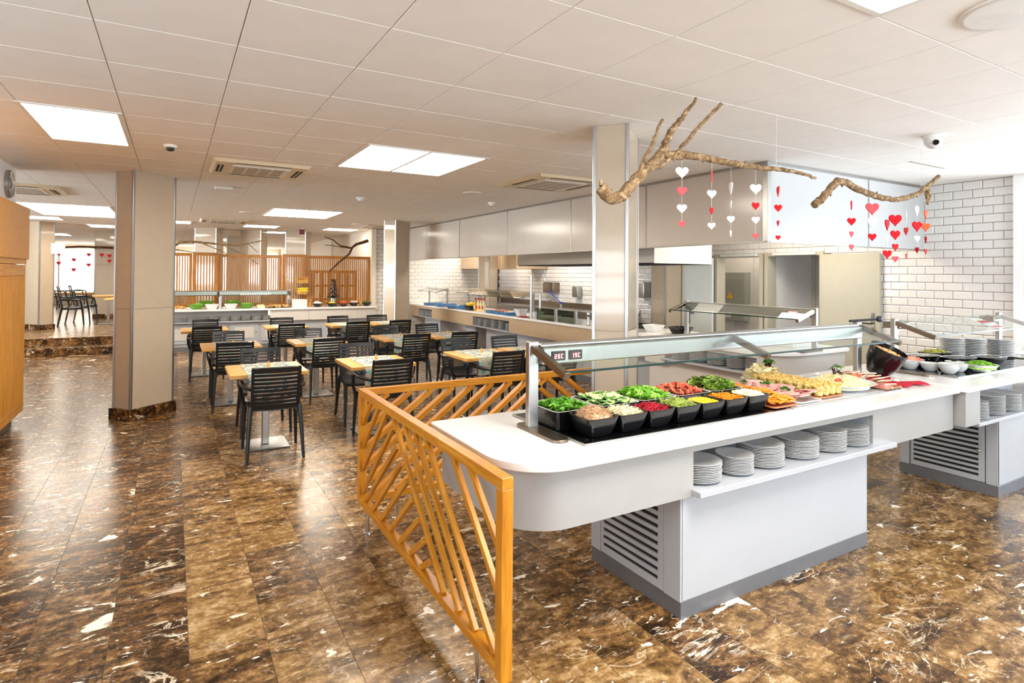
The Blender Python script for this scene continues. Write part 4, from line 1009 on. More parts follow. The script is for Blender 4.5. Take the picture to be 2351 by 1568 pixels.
# ---------------------------------------------------------------- kitchen counters
def kcounter(name, label, x, y0, y1, niches, kicks, xb, top='quartz', apron='lam_beige', zt_=.9):
    """a counter whose front faces -X; niches = open plate shelves (ya, yb) in the apron"""
    t = thing(name, label, 'counter', (x,(y0+y1)/2,0)); yc = (y0+y1)/2
    def p(b, nm, mat, **k): return b.build(nm, mat, t, (-x,-yc,0), **k)
    p(MB().box(x-.03,y0,zt_-.038,xb,y1,zt_), 'countertop', top, bevel=.003)
    ys_ = sorted([y0,y1]+[v for n in niches for v in n])
    for a, b in zip(ys_[:-1], ys_[1:]):
        if (a, b) in niches:
            p(MB().box(x,a,.80,x+.02,b,zt_-.038), 'niche_lintel', apron)
            p(MB().box(x+.30,a,.6,x+.32,b,zt_-.038).box(x+.02,a-.01,.6,x+.3,a,zt_-.038).box(x+.02,b,.6,x+.3,b+.01,zt_-.038), 'niche_lining', 'lam_white')
            p(MB().box(x-.02,a-.01,.59,x+.32,b+.01,.612), 'plate_shelf', 'lam_white', bevel=.002)
        else: p(MB().box(x,a+.002,.59,x+.02,b-.002,zt_-.038), 'apron_panel', apron, bevel=.001)
    for a, b in kicks:
        p(MB().box(x+.15,a,.1,xb-.05,b,.60), 'cabinet_body', 'lam_white', bevel=.002)
        p(MB().box(x+.14,a,0,xb-.05,b,.1), 'plinth', 'plinth')
    return t
kcounter('serving_counter', 'long beige kitchen serving counter with plate niches below soffit panels', 5.45, 5.6, 14.74, [(9.5,11.02),(13.28,14.18)], [(5.7,10.7),(11.2,11.7),(13.1,14.1)], 6.25)
li = thing('serving_counter', 'white rounded corner counter with plate niche in front of the doors', 'counter', (5.8,4.6,0))
def lp(b, nm, mat, **k): return b.build(nm, mat, li, (-5.8,-4.6,0), **k)
lp(MB().prism(rrect(5.17,3.66,6.42,5.6,(.45,.06,0,0),12), .862, .90), 'countertop', 'quartz', bevel=.004, smooth=True)
pts = []
for k in range(13):
    a = PI+k/12*PI/2; pts.append((5.22+.42+.42*math.cos(a), 3.71+.42+.42*math.sin(a)))
pts = [(5.22,3.95+.0)]+[p for p in pts if p[1] < 3.94]+[(6.38,3.71)]
ins = [(x_+.02, y_+.02) for x_, y_ in pts]
lp(MB().prism(pts+ins[::-1], .59,.862), 'curved_apron', 'lam_warm', smooth=True)
lp(MB().box(5.22,5.26,.59,5.24,5.6,.862).box(5.22,3.95,.825,5.24,5.26,.862), 'apron', 'lam_warm')
lp(MB().box(5.56,3.95,.60,5.58,5.3,.862), 'niche_back', 'lam_warm'); lp(MB().box(5.18,3.94,.648,5.58,5.3,.67), 'plate_shelf', 'lam_white', bevel=.002)
lp(MB().box(5.30,3.85,0,6.2,5.6,.648), 'cabinet_body', 'lam_warm', bevel=.002); lp(MB().box(6.36,3.73,.59,6.38,5.6,.862), 'end_panel', 'lam_warm')
for k, y in enumerate((5.10,4.82,4.55,4.285,4.04)):
    stack(5.36, y, .671, .128, 12, f'{ORD[k]} stack in niche of rounded corner counter', 'plates in the corner counter niche', pitch=.0118)
for k, (y, n) in enumerate(((10.85,8),(10.56,8),(10.26,9),(9.96,9),(9.66,7))):
    stack(5.60, y, .612, .12, n, f'{ORD[k]} stack in near niche of kitchen counter', 'plates in the near kitchen niche', pitch=.018)
for k, y in enumerate((14.0,13.73,13.46)):
    stack(5.60, y, .612, .12, 8, f'{ORD[k]} stack in far niche of kitchen counter', 'plates in the far kitchen niche', pitch=.018)
# back worktop of the kitchen
bw = thing('kitchen_worktop', 'long steel worktop with splashback along the tiled kitchen wall', 'worktop', (7.8,11,0))
MB().box(-.35,-2.1,.86,.31,3.6,.9).build('worktop', 'steel', bw); MB().box(.29,-2.1,.9,.31,3.6,1.02).build('splashback', 'steel_dark', bw); MB().box(-.3,-2.1,.0,.3,3.6,.86).build('cabinet_body', 'steel', bw)
hood = thing('range_hood', 'brushed steel extraction hood under the soffit panels', 'hood', (6.3,7.7,1.85))
MB().box(-.62,-1.78,0,.5,1.9,.35).build('canopy', 'steel', hood, bevel=.004); MB().box(-.60,-1.76,-.012,.48,1.88,0).build('filter_recess', 'black_slot', hood)
MB().box(-.625,-1.785,-.006,.505,-1.775,.34).build('end_plate', 'lam_warm', hood)
def kguard(label, y0, y1, x=5.75): 
    t = thing('food_guard', label, 'food guard', (x,(y0+y1)/2,.9)); L = y1-y0
    for s in (-1, 1):
        MB().box(-.016,s*(L/2-.03)-.016,0,.016,s*(L/2-.03)+.016,.43).build('post', 'steel', t)
        beam('arm', 'steel', t, (.0,s*L/2,.43), (-.30,s*L/2,.33), .02, .025)
    beam('glass_pane', 'glass_smoke' if 'big' in label else 'glass', t, (.02,0,.445), (-.30,0,.345), L, .008, bevel=0)
    MB().box(-.308,-L/2,.338,-.298,L/2,.348).build('glass_edge', 'glass_edge', t); MB().box(-.05,-L/2+.03,.36,.04,L/2-.03,.43).build('light_rail', 'steel', t, bevel=.004)
    return t
kguard('glass food guard over blue dishes at far end of kitchen counter', 13.0, 14.2)
kguard('glass food guard nearer the kitchen column on kitchen counter', 11.9, 12.8, 6.2)
kguard('big smoked glass food guard beside tall steel pole on kitchen counter', 9.1, 11.3, 5.75)
tag(MB().tube([(0,0,0),(0,0,.77)], .022, 12).build('steel_pole', 'steel', None, (5.47,8.75,.9), smooth=True), 'tall slim steel pole standing on kitchen counter', 'pole')
tag(MB().tube([(0,0,0),(0,0,.43)], .022, 12).build('steel_pole', 'steel', None, (5.56,8.6,.9), smooth=True), 'short steel pole beside the glass screens on kitchen counter', 'pole')
for k, (a, b) in enumerate(((7.98,8.56),(7.42,7.92))):
    t = thing('glass_screen', ('far' if k == 0 else 'near')+' smoked glass spit screen standing on kitchen counter', 'screen', (5.47,(a+b)/2,.9)); L = b-a
    MB().box(-.004,-L/2,0,.004,L/2,.2).build('glass_pane', 'glass_smoke', t); MB().box(-.012,-L/2-.02,0,.02,-L/2+.04,.21).build('clamp_post', 'steel', t, bevel=.003)
dsh = MB(); vessel([(.9,0),(.93,.004),(1,.055),(1,.06),(.95,.06),(.88,.008),(.001,.008)], 9, 28, .24, .15, dsh); dme = dsh.mesh('enamel_dish', 'blue_cer', smooth=True, angle=50)
for k, (x, y) in enumerate(((5.62,13.55),(5.66,12.9),(5.62,12.1),(5.66,11.75),(5.66,10.3),(5.66,10.0),(5.66,9.7))):
    tag(link('enamel_dish', dme, None, (x,y,.9), (0,0,0)), f'blue enamel serving dish on kitchen counter, {ORD[k]} from the far wall', 'dish', 'blue enamel dishes')
for k, (x, y, fm) in enumerate(((5.66,10.3,'salmon'),(5.66,10.0,'carrot'),(5.66,9.7,'white_dip'))):
    heap('dish_filling', F[fm], f'hot food in blue dish, {ORD[k]} of three before tall pole', 'food', (x,y,.93), 0, seed=130+k, n=50, hx_=.2, hy_=.12, h=.03, kind='bean', size=.02, p=6)
tag(vessel([(.8,0),(.85,.005),(1,.1),(1,.105),(.95,.105),(.8,.01),(.001,.01)], 8, 24, .12, .16).build('black_tub', 'black_cer', None, (5.60,11.38,.9), smooth=True), 'black tub with yellow fruit on kitchen counter by the bottles', 'tub')
heap('lemon_pieces', F['lemon'], 'yellow lemon pieces heaped in black tub by the bottles', 'fruit', (5.60,11.38,.985), 0, seed=140, n=50, hx_=.1, hy_=.14, h=.06, kind='cube', size=.035, p=3)
btm = MB().lathe([(.034,0),(.036,.005),(.036,.15),(.028,.18),(.014,.2),(.014,.235)], 16); btc = MB().lathe([(.018,0),(.018,.025),(.006,.04)], 12)
b1, b2_, bc = btm.mesh('bottle_body', F['bottle_w'], smooth=True), btm.mesh('bottle_body', F['sauce'], smooth=True), btc.mesh('cap', 'red', smooth=True)
for k, (x, y) in enumerate(((5.55,11.10),(5.56,10.99),(5.57,10.88),(5.58,10.77))):
    t = thing('sauce_bottle', (f'mustard yellow' if k == 0 else 'pale cream')+f' sauce bottle, {ORD[k]} of four beside the black tub', 'bottle', (x,y,.9)); link('body', b2_ if k == 0 else b1, t); link('cap', bc, t, (0,0,.235))
    MB().box(-.0375,-.02,.05,-.034,.02,.12).build('label_print', 'red' if k else 'paper', t)
tag(vessel([(.5,0),(.55,.005),(1,.13),(1,.135),(.95,.135),(.5,.01),(.001,.01)], 8, 24, .11, .11).build('white_tub', 'white_cer', None, (5.62,9.35,.9), smooth=True), 'square white tub behind the tall steel pole', 'tub')
tag(vessel([(.5,0),(.55,.005),(1,.09),(1,.095),(.95,.095),(.5,.01),(.001,.01)], 8, 24, .11, .11).build('white_tub', 'white_cer', None, (5.8,9.1,.9), smooth=True), 'low white tub beside the square white tub at pole', 'tub')
tag(oval('red_plate', 'napkin', '', 5.52, 9.1, .9, .11, .14, .012), 'red rimmed plate at foot of the tall steel pole', 'plate')
t = thing('pepper_mill', 'steel pepper mill on glass tray at near end of kitchen counter', 'mill', (5.62,7.30,.909)); MB().lathe([(.03,0),(.03,.01),(.022,.04),(.027,.11),(.02,.12)], 16).build('body', 'steel', t, smooth=True); MB().lathe([(.012,.12),(.026,.135),(.03,.155),(.02,.18),(.001,.185)], 16).build('head', 'chrome', t, smooth=True)
tag(MB().box(-.15,-.25,0,.15,.25,.008).build('glass_tray', 'glass', None, (5.62,7.2,.9)), 'clear glass tray under pepper mill on kitchen counter', 'tray')
# tap with a blue lever, dryers and dispensers on the tiled wall
t = thing('kitchen_tap', 'steel tap with long blue lever on the back worktop', 'tap', (7.75,11.1,.9)); MB().tube([(0,0,0),(0,0,.12)], .03, 12).tube([(0,0,.1),(-.05,.25,.2),(-.05,.42,.16)], .012, 8).build('spout', 'chrome', t, smooth=True); MB().tube([(0,0,.13),(-.02,.45,.38)], .013, 8).lathe([(.001,-.03),(.03,0),(.001,.03)], 10, (-.02,.47,.39)).lathe([(.04,0),(.035,.05),(.001,.06)], 12, (0,0,.1)).build('lever', 'blue_plastic', t, smooth=True)
t = thing('kitchen_tap', 'steel tap with blue lever seen between the column and the hood end', 'tap', (7.7,8.42,.9)); MB().tube([(0,0,0),(0,0,.12)], .03, 12).tube([(0,0,.1),(-.05,.15,.2),(-.05,.25,.16)], .012, 8).build('spout', 'chrome', t, smooth=True); MB().tube([(0,0,.1),(-.02,.28,.33)], .013, 8).lathe([(.001,-.03),(.03,0),(.001,.03)], 10, (-.02,.3,.34)).build('lever', 'blue_plastic', t, smooth=True)
def wallbox(name, label, y, z, w_, h_, d, mat, cat):
    return tag(MB().box(8.115-d,y-w_/2,z-h_/2,8.115,y+w_/2,z+h_/2).build(name, mat, None, bevel=.02, seg=3, smooth=True), label, cat)
wallbox('towel_dispenser', 'boxy steel towel dispenser on tiled kitchen wall', 11.9, 1.37, .46, .25, .2, 'steel_dark', 'dispenser')
wallbox('soap_dispenser', 'slim steel soap dispenser on tiled kitchen wall', 10.88, 1.29, .22, .25, .14, 'steel', 'dispenser')
wallbox('hand_dryer', 'rounded steel hand dryer on tiles by the rounded column edge', 8.66, 1.39, .27, .32, .2, 'steel', 'dryer')
tag(MB().box(8.1,12.2,1.12,8.112,12.42,1.2).lathe([(.02,0),(.02,.004)],10,(0,0,0)).build('wall_socket', 'plastic_white'), 'white double socket on tiles under the towel dispenser', 'socket')
# electric cabinet in the store room, seen through the open doorway
t = thing('electric_cabinet', 'grey electric cabinet with yellow warning triangle inside open doorway', 'cabinet', (9.2,7.46,1.3))
MB().box(-.08,-.30,-.45,.08,.30,.45).build('body', 'panel_grey', t, bevel=.006); dr = MB().box(-.095,-.26,-.44,-.08,.26,.34).build('door', 'panel_grey', t, bevel=.004)
MB().prism([(-.07,-.06),(.07,-.06),(0,.07)], 0, .002).build('warning_sign', 'yellow', dr, (-.0965,.02,.02), Matrix(((0,0,-1),(-1,0,0),(0,1,0)))); MB().prism([(-.012,-.035),(.012,-.01),(.0,.0),(.012,.03),(-.012,.005),(.0,-.005)], 0, .002).build('bolt_mark', 'ink', dr, (-.0988,.02,.01), Matrix(((0,0,-1),(-1,0,0),(0,1,0))))
MB().box(-.097,.0,-.40,-.095,.24,-.14).build('paper_sheet', 'paper', dr); MB().box(-.11,.2,-.1,-.095,.23,-.04).build('handle', 'black_plastic', dr)
b = MB()
for q in range(5): b.box(-.0985,.03,-.37+.035*q,-.097,.21,-.365+.035*q)
for i in range(2):
    for j in range(2): b.box(-.0985,.01+.04*i,-.195+.028*j,-.097,.04+.04*i,-.175+.028*j)
b.build('sheet_print', 'ink', dr)
# things on the rounded corner counter
t = sneeze('sneeze_guard', 'glass sneeze guard over the rounded corner counter before the doors', 0, 1.76, 0, .9, .45, 1, [], rail=True, tiltw=.30)
t.location = (5.80, 5.45, .9); t.rotation_euler = (0,0,-PI/2)
MB().box(1.5,-.062,.35,1.6,-.054,.40).build('display', 'led', t)
tag(vessel([(.93,0),(.95,.004),(1,.075),(1,.08),(.001,.085)], 10, 24, .24, .14).build('white_tray', 'white_cer', None, (6.0,4.05,.9), smooth=True, angle=50), 'upturned white tray on rounded corner counter', 'tray')
tag(vessel([(.9,0),(.93,.004),(1,.03),(1,.035),(.95,.035),(.001,.01)], 10, 24, .24, .16).build('steel_tray', 'steel', None, (5.62,4.4,.9), smooth=True, angle=50), 'shallow steel tray beside the upturned white tray', 'tray')
tag(vessel([(.6,0),(.65,.005),(1,.09),(1,.095),(.94,.095),(.6,.01),(.001,.01)], 8, 24, .12, .12).build('white_tub', 'white_cer', None, (5.75,6.0,.9), smooth=True, angle=50), 'white tub on kitchen counter right beside the big column', 'tub')
tag(vessel([(.6,0),(.65,.005),(1,.09),(1,.095),(.94,.095),(.6,.01),(.001,.01)], 8, 24, .13, .13).build('black_tub', 'black_cer', None, (5.85,5.6,.9), smooth=True, angle=50), 'blue black tub next to white tub near the big column', 'tub')
tag(vessel([(.6,0),(.65,.005),(1,.05),(1,.055),(.94,.055),(.6,.01),(.001,.01)], 3, 24, .2, .2).build('black_pan', 'black_cer', None, (6.0,6.5,.9), smooth=True, angle=50), 'wide black pan behind the white tub near the big column', 'pan')

# ---------------------------------------------------------------- far counter with the lattice screens
fc = thing('dessert_counter', 'far white dessert counter with plate shelf below the oak lattice', 'counter', (2.1,14.2,0))
def fp(b, nm, mat, **k): return b.build(nm, mat, fc, (-2.1,-14.2,0), **k)
fp(MB().box(-1.0,13.92,.845,4.3,14.6,.885), 'countertop', 'quartz', bevel=.003)
fp(MB().box(1.88,13.97,.60,2.70,13.99,.845), 'apron_panel', 'lam_warm'); fp(MB().box(2.705,13.97,.60,3.82,13.99,.845), 'apron_panel', 'lam_warm'); fp(MB().box(3.825,13.97,.60,4.26,13.99,.845), 'apron_panel', 'lam_warm')
fp(MB().box(-1.0,14.35,.6,1.88,14.37,.845), 'shelf_back', 'lam_warm'); fp(MB().box(-1.0,13.96,.595,1.88,14.37,.62), 'plate_shelf', 'lam_white', bevel=.002)
fp(MB().box(-1.0,14.05,.1,4.2,14.6,.595), 'cabinet_body', 'lam_white'); fp(MB().box(-1.0,14.04,0,4.2,14.6,.1), 'plinth', 'plinth')
for k in range(4):
    x0 = -.16+.62*k
    if x0 > 1.7: break
    d = MB().box(x0,14.03,.16,x0+.56,14.05,.56).build('door', 'lam_white', fc, (-2.1,-14.2,0), bevel=.003)
    MB().box(x0+.09,14.022,.24,x0+.47,14.032,.48).build('vent_panel', 'lam_warm', d); MB().lathe([(.012,0),(.008,.02)], 10).build('knob', 'black_plastic', d, (x0+.52,14.03,.36), (PI/2,0,0))
for k in range(9):
    stack(.12+.212*k, 14.10, .621, .095, 6+(k*3) % 3, f'{ORD[k]} stack from left on shelf of far dessert counter', 'plates under the far dessert counter', pitch=.016)
# oak lattice screens
def lattice(name, label, x0, x1, y, z0, z1, pitch, frame=.06, cross=()):
    t = thing(name, label, 'screen', ((x0+x1)/2,y,z0)); L = x1-x0; H = z1-z0
    beam('rail', 'oak_dark', t, (-L/2,0,H-.035), (L/2,0,H-.035), .04, .07); beam('rail', 'oak_dark', t, (-L/2,0,.035), (L/2,0,.035), .04, .07)
    for s in (-1, 1): beam('stile', 'oak_dark', t, (s*(L/2-frame/2),0,.07), (s*(L/2-frame/2),0,H-.07), .04, frame, (1,0,0))
    n = max(1, round((L-2*frame)/pitch))
    for k in range(n):
        x = -L/2+frame+(L-2*frame)*(k+.5)/n
        beam('slat', 'oak_dark', t, (x,0,.07), (x,0,H-.07), .03, pitch*.50, (1,0,0), bevel=0)
    for zc in cross: beam('cross_rail', 'oak_dark', t, (-L/2+frame,.02,zc-z0), (L/2-frame,.02,zc-z0), .02, .05, bevel=0)
    return t
lattice('lattice_screen', 'oak lattice screen, first from the near column behind far counter', -.75, .355, 14.72, .90, 2.10, .052)
lattice('lattice_screen', 'wide framed oak lattice standing forward, second from the near column', .36, .86, 14.66, .90, 2.115, .056, .075)
lattice('lattice_screen', 'long middle oak lattice between the two forward panels', .865, 2.22, 14.72, .90, 2.09, .050)
lattice('lattice_screen', 'framed oak lattice standing forward behind the fruit stand', 2.225, 2.745, 14.66, .90, 2.12, .050, .075)
lattice('lattice_screen', 'oak lattice behind the chocolate fountain, last before tiled wall', 2.75, 4.34, 14.72, .90, 2.10, .050)
lattice('lattice_screen', 'lower oak lattice with cross rails seen through the last screen', 2.9, 4.2, 15.5, .33, 1.75, .07, .05, (1.0,1.35))
# far sneeze guard
sneeze('sneeze_guard', 'low sneeze guard with steel rail over bowls on far dessert counter', -.95, 2.33, 14.42, .885, .40, 1, [.93+.93-.05], steel='steel', tiltw=.26)
tag(MB().box(-.03,-.015,0,.03,.015,.36).build('steel_support', 'steel', None, (.90,14.42,.885)), 'steel support halfway along the far sneeze guard', 'post')
gb = MB()
n = 20; prof = [(.5,0),(.55,.005),(.85,.06),(1,.1),(.95,.1),(.8,.05),(.001,.012)]
vessel(prof, 2.2, 28, .165, .12, gb); gme = gb.mesh('leaf_bowl', 'green_bowl', smooth=True)
for k, (x, lab) in enumerate(((.43,'left'),(1.41,'right'))):
    tag(link('leaf_bowl', gme, None, (x,14.13,.886)), f'green leaf shaped bowl on far dessert counter, {lab} of two in front', 'bowl')
    heap('bowl_filling', F['lettuce'], f'green salad in {lab} leaf bowl on far counter', 'salad', (x,14.13,.955), 0, seed=150+k, n=50, hx_=.13, hy_=.09, h=.04, kind='leaf', size=.03, p=2)
for k, (x, lab) in enumerate(((.62,'left'),(1.15,'right'))):
    tag(link('leaf_bowl', gme, None, (x,14.36,.95)), f'green bowl at back of far counter, {lab} of two behind', 'bowl')
for k, (x, lab) in enumerate(((.72,'left'),(1.09,'right'))):
    tag(vessel([(.6,0),(.65,.004),(1,.1),(1,.105),(.93,.105),(.001,.012)], 7, 24, .135, .1).build('white_tub', 'white_cer', None, (x,14.12,.886), smooth=True, angle=50), f'white rectangular tub on far counter beside {lab} green bowl', 'tub')
for k, (x0, x1, lab, fm) in enumerate(((-.1,.24,'pale rolls left of the left green bowl','pastry'),(1.62,1.78,'small cakes right of the right green bowl','cheese'),(1.80,2.28,'dark and cream pastries by end post','pastry'))):
    tag(MB().box(-(x1-x0)/2,-.12,0,(x1-x0)/2,.12,.012).build('cake_tray', 'black_cer' if k == 2 else 'white_cer', None, ((x0+x1)/2,14.16,.886), bevel=.003), f'flat tray under {lab}', 'tray')
    heap('cakes', F[fm], f'rows of {lab} on far counter', 'cake', ((x0+x1)/2,14.16,.898), 0, seed=160+k, n=46, hx_=(x1-x0)/2-.02, hy_=.1, h=.03, kind='cube', size=.04, p=9, fill=False)
t = thing('napkin_box', 'white double box standing between fruit stand and sneeze guard', 'box', (2.51,14.05,.886)); MB().box(-.155,-.08,0,.04,.08,.19).build('box_body', 'plastic_white', t, bevel=.004); MB().box(.045,-.08,0,.155,.08,.185).build('box_side', 'plastic_white', t, bevel=.004)
# bamboo fruit stand
t = thing('fruit_stand', 'bamboo stand of three tilted fruit trays before the lattice', 'stand', (2.5,14.38,.886))
for x in (-.2,.0,.2): MB().tube([(x,.1,0),(x,.06,.72)], .014, 8).build('pole', 'bamboo', t, smooth=True)
MB().tube([(-.2,.1,.3),(0,-.12,.05)], .01).tube([(-.2,.08,.6),(0,-.1,.42)], .01).build('brace', 'bamboo', t)
for k, z in enumerate((.10,.36,.62)):
    MB().sheet(lambda u, v: (.02+.22*u*1.0-.02,-.14+.24*v,z-.06+.10*v), 4, 4, .012).box(0,-.15,z-.07,.22,-.13,z+.0).box(-.01,-.14,z-.06,.005,.1,z+.06).box(.215,-.14,z-.06,.23,.1,z+.06).build('fruit_tray', 'bamboo', t)
frm = MB().lathe([(.001,-.035),(.025,-.027),(.036,0),(.025,.027),(.001,.035)], 12)
fm1, fm2, fm3 = frm.mesh('fruit', F['lemon'], smooth=True), frm.mesh('fruit', F['orange'], smooth=True), frm.mesh('fruit', 'bamboo', smooth=True)
R = random.Random(31)
for k in range(10): tag(link('lemon', fm1, None, (2.545+.045*(k % 5),14.30+.07*(k//5),1.245+.045*(k//5)+R.uniform(0,.02))), f'yellow lemon on middle tray of fruit stand, {ORD[k % 5]} from left, {("front","back")[k//5]} row', 'lemon', 'lemons on the fruit stand')
for k in range(8): tag(link('orange', fm2, None, (2.545+.055*(k % 4),14.29+.07*(k//4),.99+.045*(k//4))), f'orange on lowest tray of fruit stand, {ORD[k % 4]} from left, {("front","back")[k//4]} row', 'orange', 'oranges on the fruit stand')
for k in range(10): tag(link('nut_fruit', fm3, None, (2.54+.045*(k % 5),14.30+.07*(k//5),1.50+.045*(k//5))), f'brown fruit on top tray of fruit stand, {ORD[k % 5]} from left, {("front","back")[k//5]} row', 'fruit', 'brown fruit on the fruit stand')
# chocolate fountain
t = thing('chocolate_fountain', 'tiered chocolate fountain on steel base at far counter', 'fountain', (3.33,14.30,.886))
MB().lathe([(.10,0),(.10,.02),(.075,.04),(.07,.19),(.09,.2)], 20).build('base', 'steel', t, smooth=True); MB().lathe([(.03,.19),(.11,.2),(.16,.235),(.155,.24),(.1,.215),(.03,.21)], 24).build('basin', 'black_cer', t, smooth=True)
for k, (z, r) in enumerate(((.25,.098),(.355,.085),(.445,.07),(.53,.055),(.615,.06))):
    MB().lathe([(r*1.0,z),(r*1.02,z+.045),(r*.92,z+.075),(r*.6,z+.085),(.02,z+.09)] if k < 4 else [(.02,z-.03),(.03,z-.01),(r*.9,z+.01),(r,z+.025),(.02,z+.02)], 20).build('chocolate_tier', F['choc'], t, smooth=True)
MB().tube([(0,0,.2),(0,0,.62)], .03).build('spindle', F['choc'], t)
bkme = vessel(bowlprof(.125,.06,.085,.006), 2, 26).mesh('black_bowl', 'black_cer', smooth=True)
for k, (x, fm, lab, kd) in enumerate(((2.93,'white_dip','white marshmallows','cube'),(3.25,'yellow_sauce','bright yellow fruit','ball'),(3.53,'red_bits','red fruit','cube'),(3.80,'pink','pale pink sweets','cube'),(4.09,'herb','dark green grapes','ball'))):
    yb = 14.12 if k != 3 else 14.2
    o = tag(link('black_bowl', bkme, None, (x,yb,.886)), f'black bowl of {lab} beside chocolate fountain on far counter', 'bowl', 'black bowls by the chocolate fountain')
    heap('bowl_filling', F[fm], f'{lab} in black bowl beside chocolate fountain', 'sweets', (x,yb,.945), 0, seed=170+k, n=90, hx_=.1, hy_=.1, h=.05, kind=kd, size=.025, p=2)
for k, (x, lab) in enumerate(((2.79,'left of the black bowls'),(4.0,'behind the black bowls'))):
    t = thing('skewer_holder', f'wooden skewers fanned in a holder {lab}', 'skewers', (x,14.3,.886)); MB().lathe([(.05,0),(.04,.06),(.03,.1)], 12).build('holder', 'beech', t, smooth=True)
    for q in range(7): MB().tube([(0,0,.06),(.10*(q-3)/3,-.01*(q % 2),.26)], .005, 5).build('skewer', 'beech', t)
# ---------------------------------------------------------------- branches and paper hearts
def branch(name, label, limbs, mat, y, knots=None, seed=1):
    t = thing(name, label, 'branch', (limbs[0][1][0][0],y,limbs[0][1][0][1])); x0, z0 = limbs[0][1][0]; R = random.Random(seed)
    for nm, pts, r0, r1, dy in limbs:
        P = []; rs = []
        dense = []
        for (a, b) in zip(pts[:-1], pts[1:]):
            for q in range(4): dense.append((a[0]+(b[0]-a[0])*q/4, a[1]+(b[1]-a[1])*q/4))
        dense.append(pts[-1]); n = len(dense)
        for i, (x, z) in enumerate(dense):
            f = i/(n-1); P.append((x-x0+R.uniform(-.004,.004), dy*f+R.uniform(-.006,.006), z-z0+R.uniform(-.004,.004))); rs.append((r0+(r1-r0)*f)*R.uniform(.92,1.08))
        b = MB().tube(P, rs, 10)
        for _ in range(max(2, n//4)):
            i = R.randrange(1, n-1); a = R.uniform(0,6.28); d = Vector((R.uniform(-.3,.3), math.cos(a), math.sin(a)))*rs[i]
            b.tube([Vector(P[i])+d*.6, Vector(P[i])+d*1.5], [rs[i]*.45, rs[i]*.2], 6)
        b.build(nm, mat, t, smooth=True, angle=70)
    for x in (knots or []): MB().tube([(x[0]-x0,0,x[1]-z0+.03),(x[0]-x0,0,CEIL-z0)], .0012, 5).build('hanging_line', 'thread', t)
    return t
trunk = [(2.086,2.165),(2.12,2.126),(2.171,2.108),(2.241,2.131),(2.305,2.195),(2.389,2.271),(2.463,2.329),(2.525,2.387),(2.563,2.425)]
branch('driftwood_branch', 'large bare branch with upright forks hung by the big column', [
    ('main_limb', trunk, .036, .03, 0), ('side_limb', [(2.55,2.415),(2.628,2.408),(2.746,2.424),(2.902,2.428),(3.086,2.420),(3.257,2.415),(3.435,2.418),(3.622,2.425),(3.818,2.425),(3.954,2.418),(4.094,2.401)], .030, .010, 0),
    ('fork', [(2.557,2.41),(2.582,2.479),(2.641,2.577),(2.72,2.651),(2.78,2.718),(2.849,2.795)], .026, .009, 0), ('fork', [(2.46,2.31),(2.526,2.326),(2.602,2.386),(2.674,2.442),(2.748,2.518),(2.829,2.602),(2.906,2.672),(3.006,2.767)], .012, .012, -.05),
    ('fork', [(2.37,2.25),(2.395,2.327),(2.437,2.406),(2.474,2.494),(2.505,2.568),(2.527,2.604)], .015, .008, -.03)], 'branch', 2.6, [(3.64,2.42)], 1)
branch('driftwood_branch', 'curved bare branch hung nearer the tiled wall', [
    ('main_limb', [(4.082,2.203),(4.161,2.248),(4.278,2.335),(4.368,2.405),(4.476,2.401),(4.651,2.356),(4.9,2.329),(5.145,2.318),(5.366,2.344),(5.558,2.398),(5.696,2.46),(5.912,2.582)], .030, .018, 0),
    ('fork', [(5.70,2.455),(5.757,2.393),(5.736,2.34)], .02, .006, 0), ('fork', [(5.72,2.44),(5.676,2.356),(5.636,2.302)], .022, .006, -.04)], 'branch', 2.6, [(4.40,2.41),(5.62,2.42)], 2)
branch('bare_branch', 'long bare branch hung over the far dessert counter', [('main_limb', [(-.05,2.17),(.1,2.29),(.4,2.31),(.9,2.27),(1.2,2.26),(1.72,2.39)], .035, .012, 0),
    ('fork', [(.48,2.30),(.9,2.12),(1.15,1.98)], .014, .008, 0), ('fork', [(.85,2.28),(1.35,2.06),(1.6,1.86)], .012, .007, 0), ('fork', [(1.4,2.3),(1.6,2.12)], .01, .005, 0), ('fork', [(-.05,2.15),(.5,2.07)], .014, .008, 0)], 'branch', 13.9, [(.5,2.3)], 3)
branch('bare_branch', 'dark forked branch hung above the chocolate fountain', [('main_limb', [(3.15,1.70),(3.38,1.93),(3.62,2.14),(3.70,2.30),(3.80,2.38),(4.08,2.47)], .016, .036, 0), ('fork', [(3.70,2.28),(3.40,2.33),(3.25,2.46),(3.04,2.52)], .022, .01, 0), ('fork', [(3.66,2.27),(3.40,2.30),(3.05,2.34)], .014, .007, 0)], 'branch_dark', 14.0, [(3.9,2.4)], 4)
def heartpts(n=22):
    o = []
    for i in range(n):
        a = 2*PI*i/n; o.append((16*math.sin(a)**3/32, (13*math.cos(a)-5*math.cos(2*a)-2*math.cos(3*a)-math.cos(4*a))/32))
    return o
hmes = {}
def heart(par, col, z, size, ang):
    if col not in hmes: hmes[col] = MB().prism(heartpts(), -.045, .045).mesh('heart', col, bevel=.02)
    o = link('heart', hmes[col], par, (0,0,z), (PI/2,0,-ang)); o.scale = (size,)*3
    if col: o['label'] = {'red':'red','coral':'coral pink','white_felt':'white','orange_felt':'orange red'}[col]+' felt heart'
W_, C_, R_, O_ = 'white_felt', 'coral', 'red', 'orange_felt'
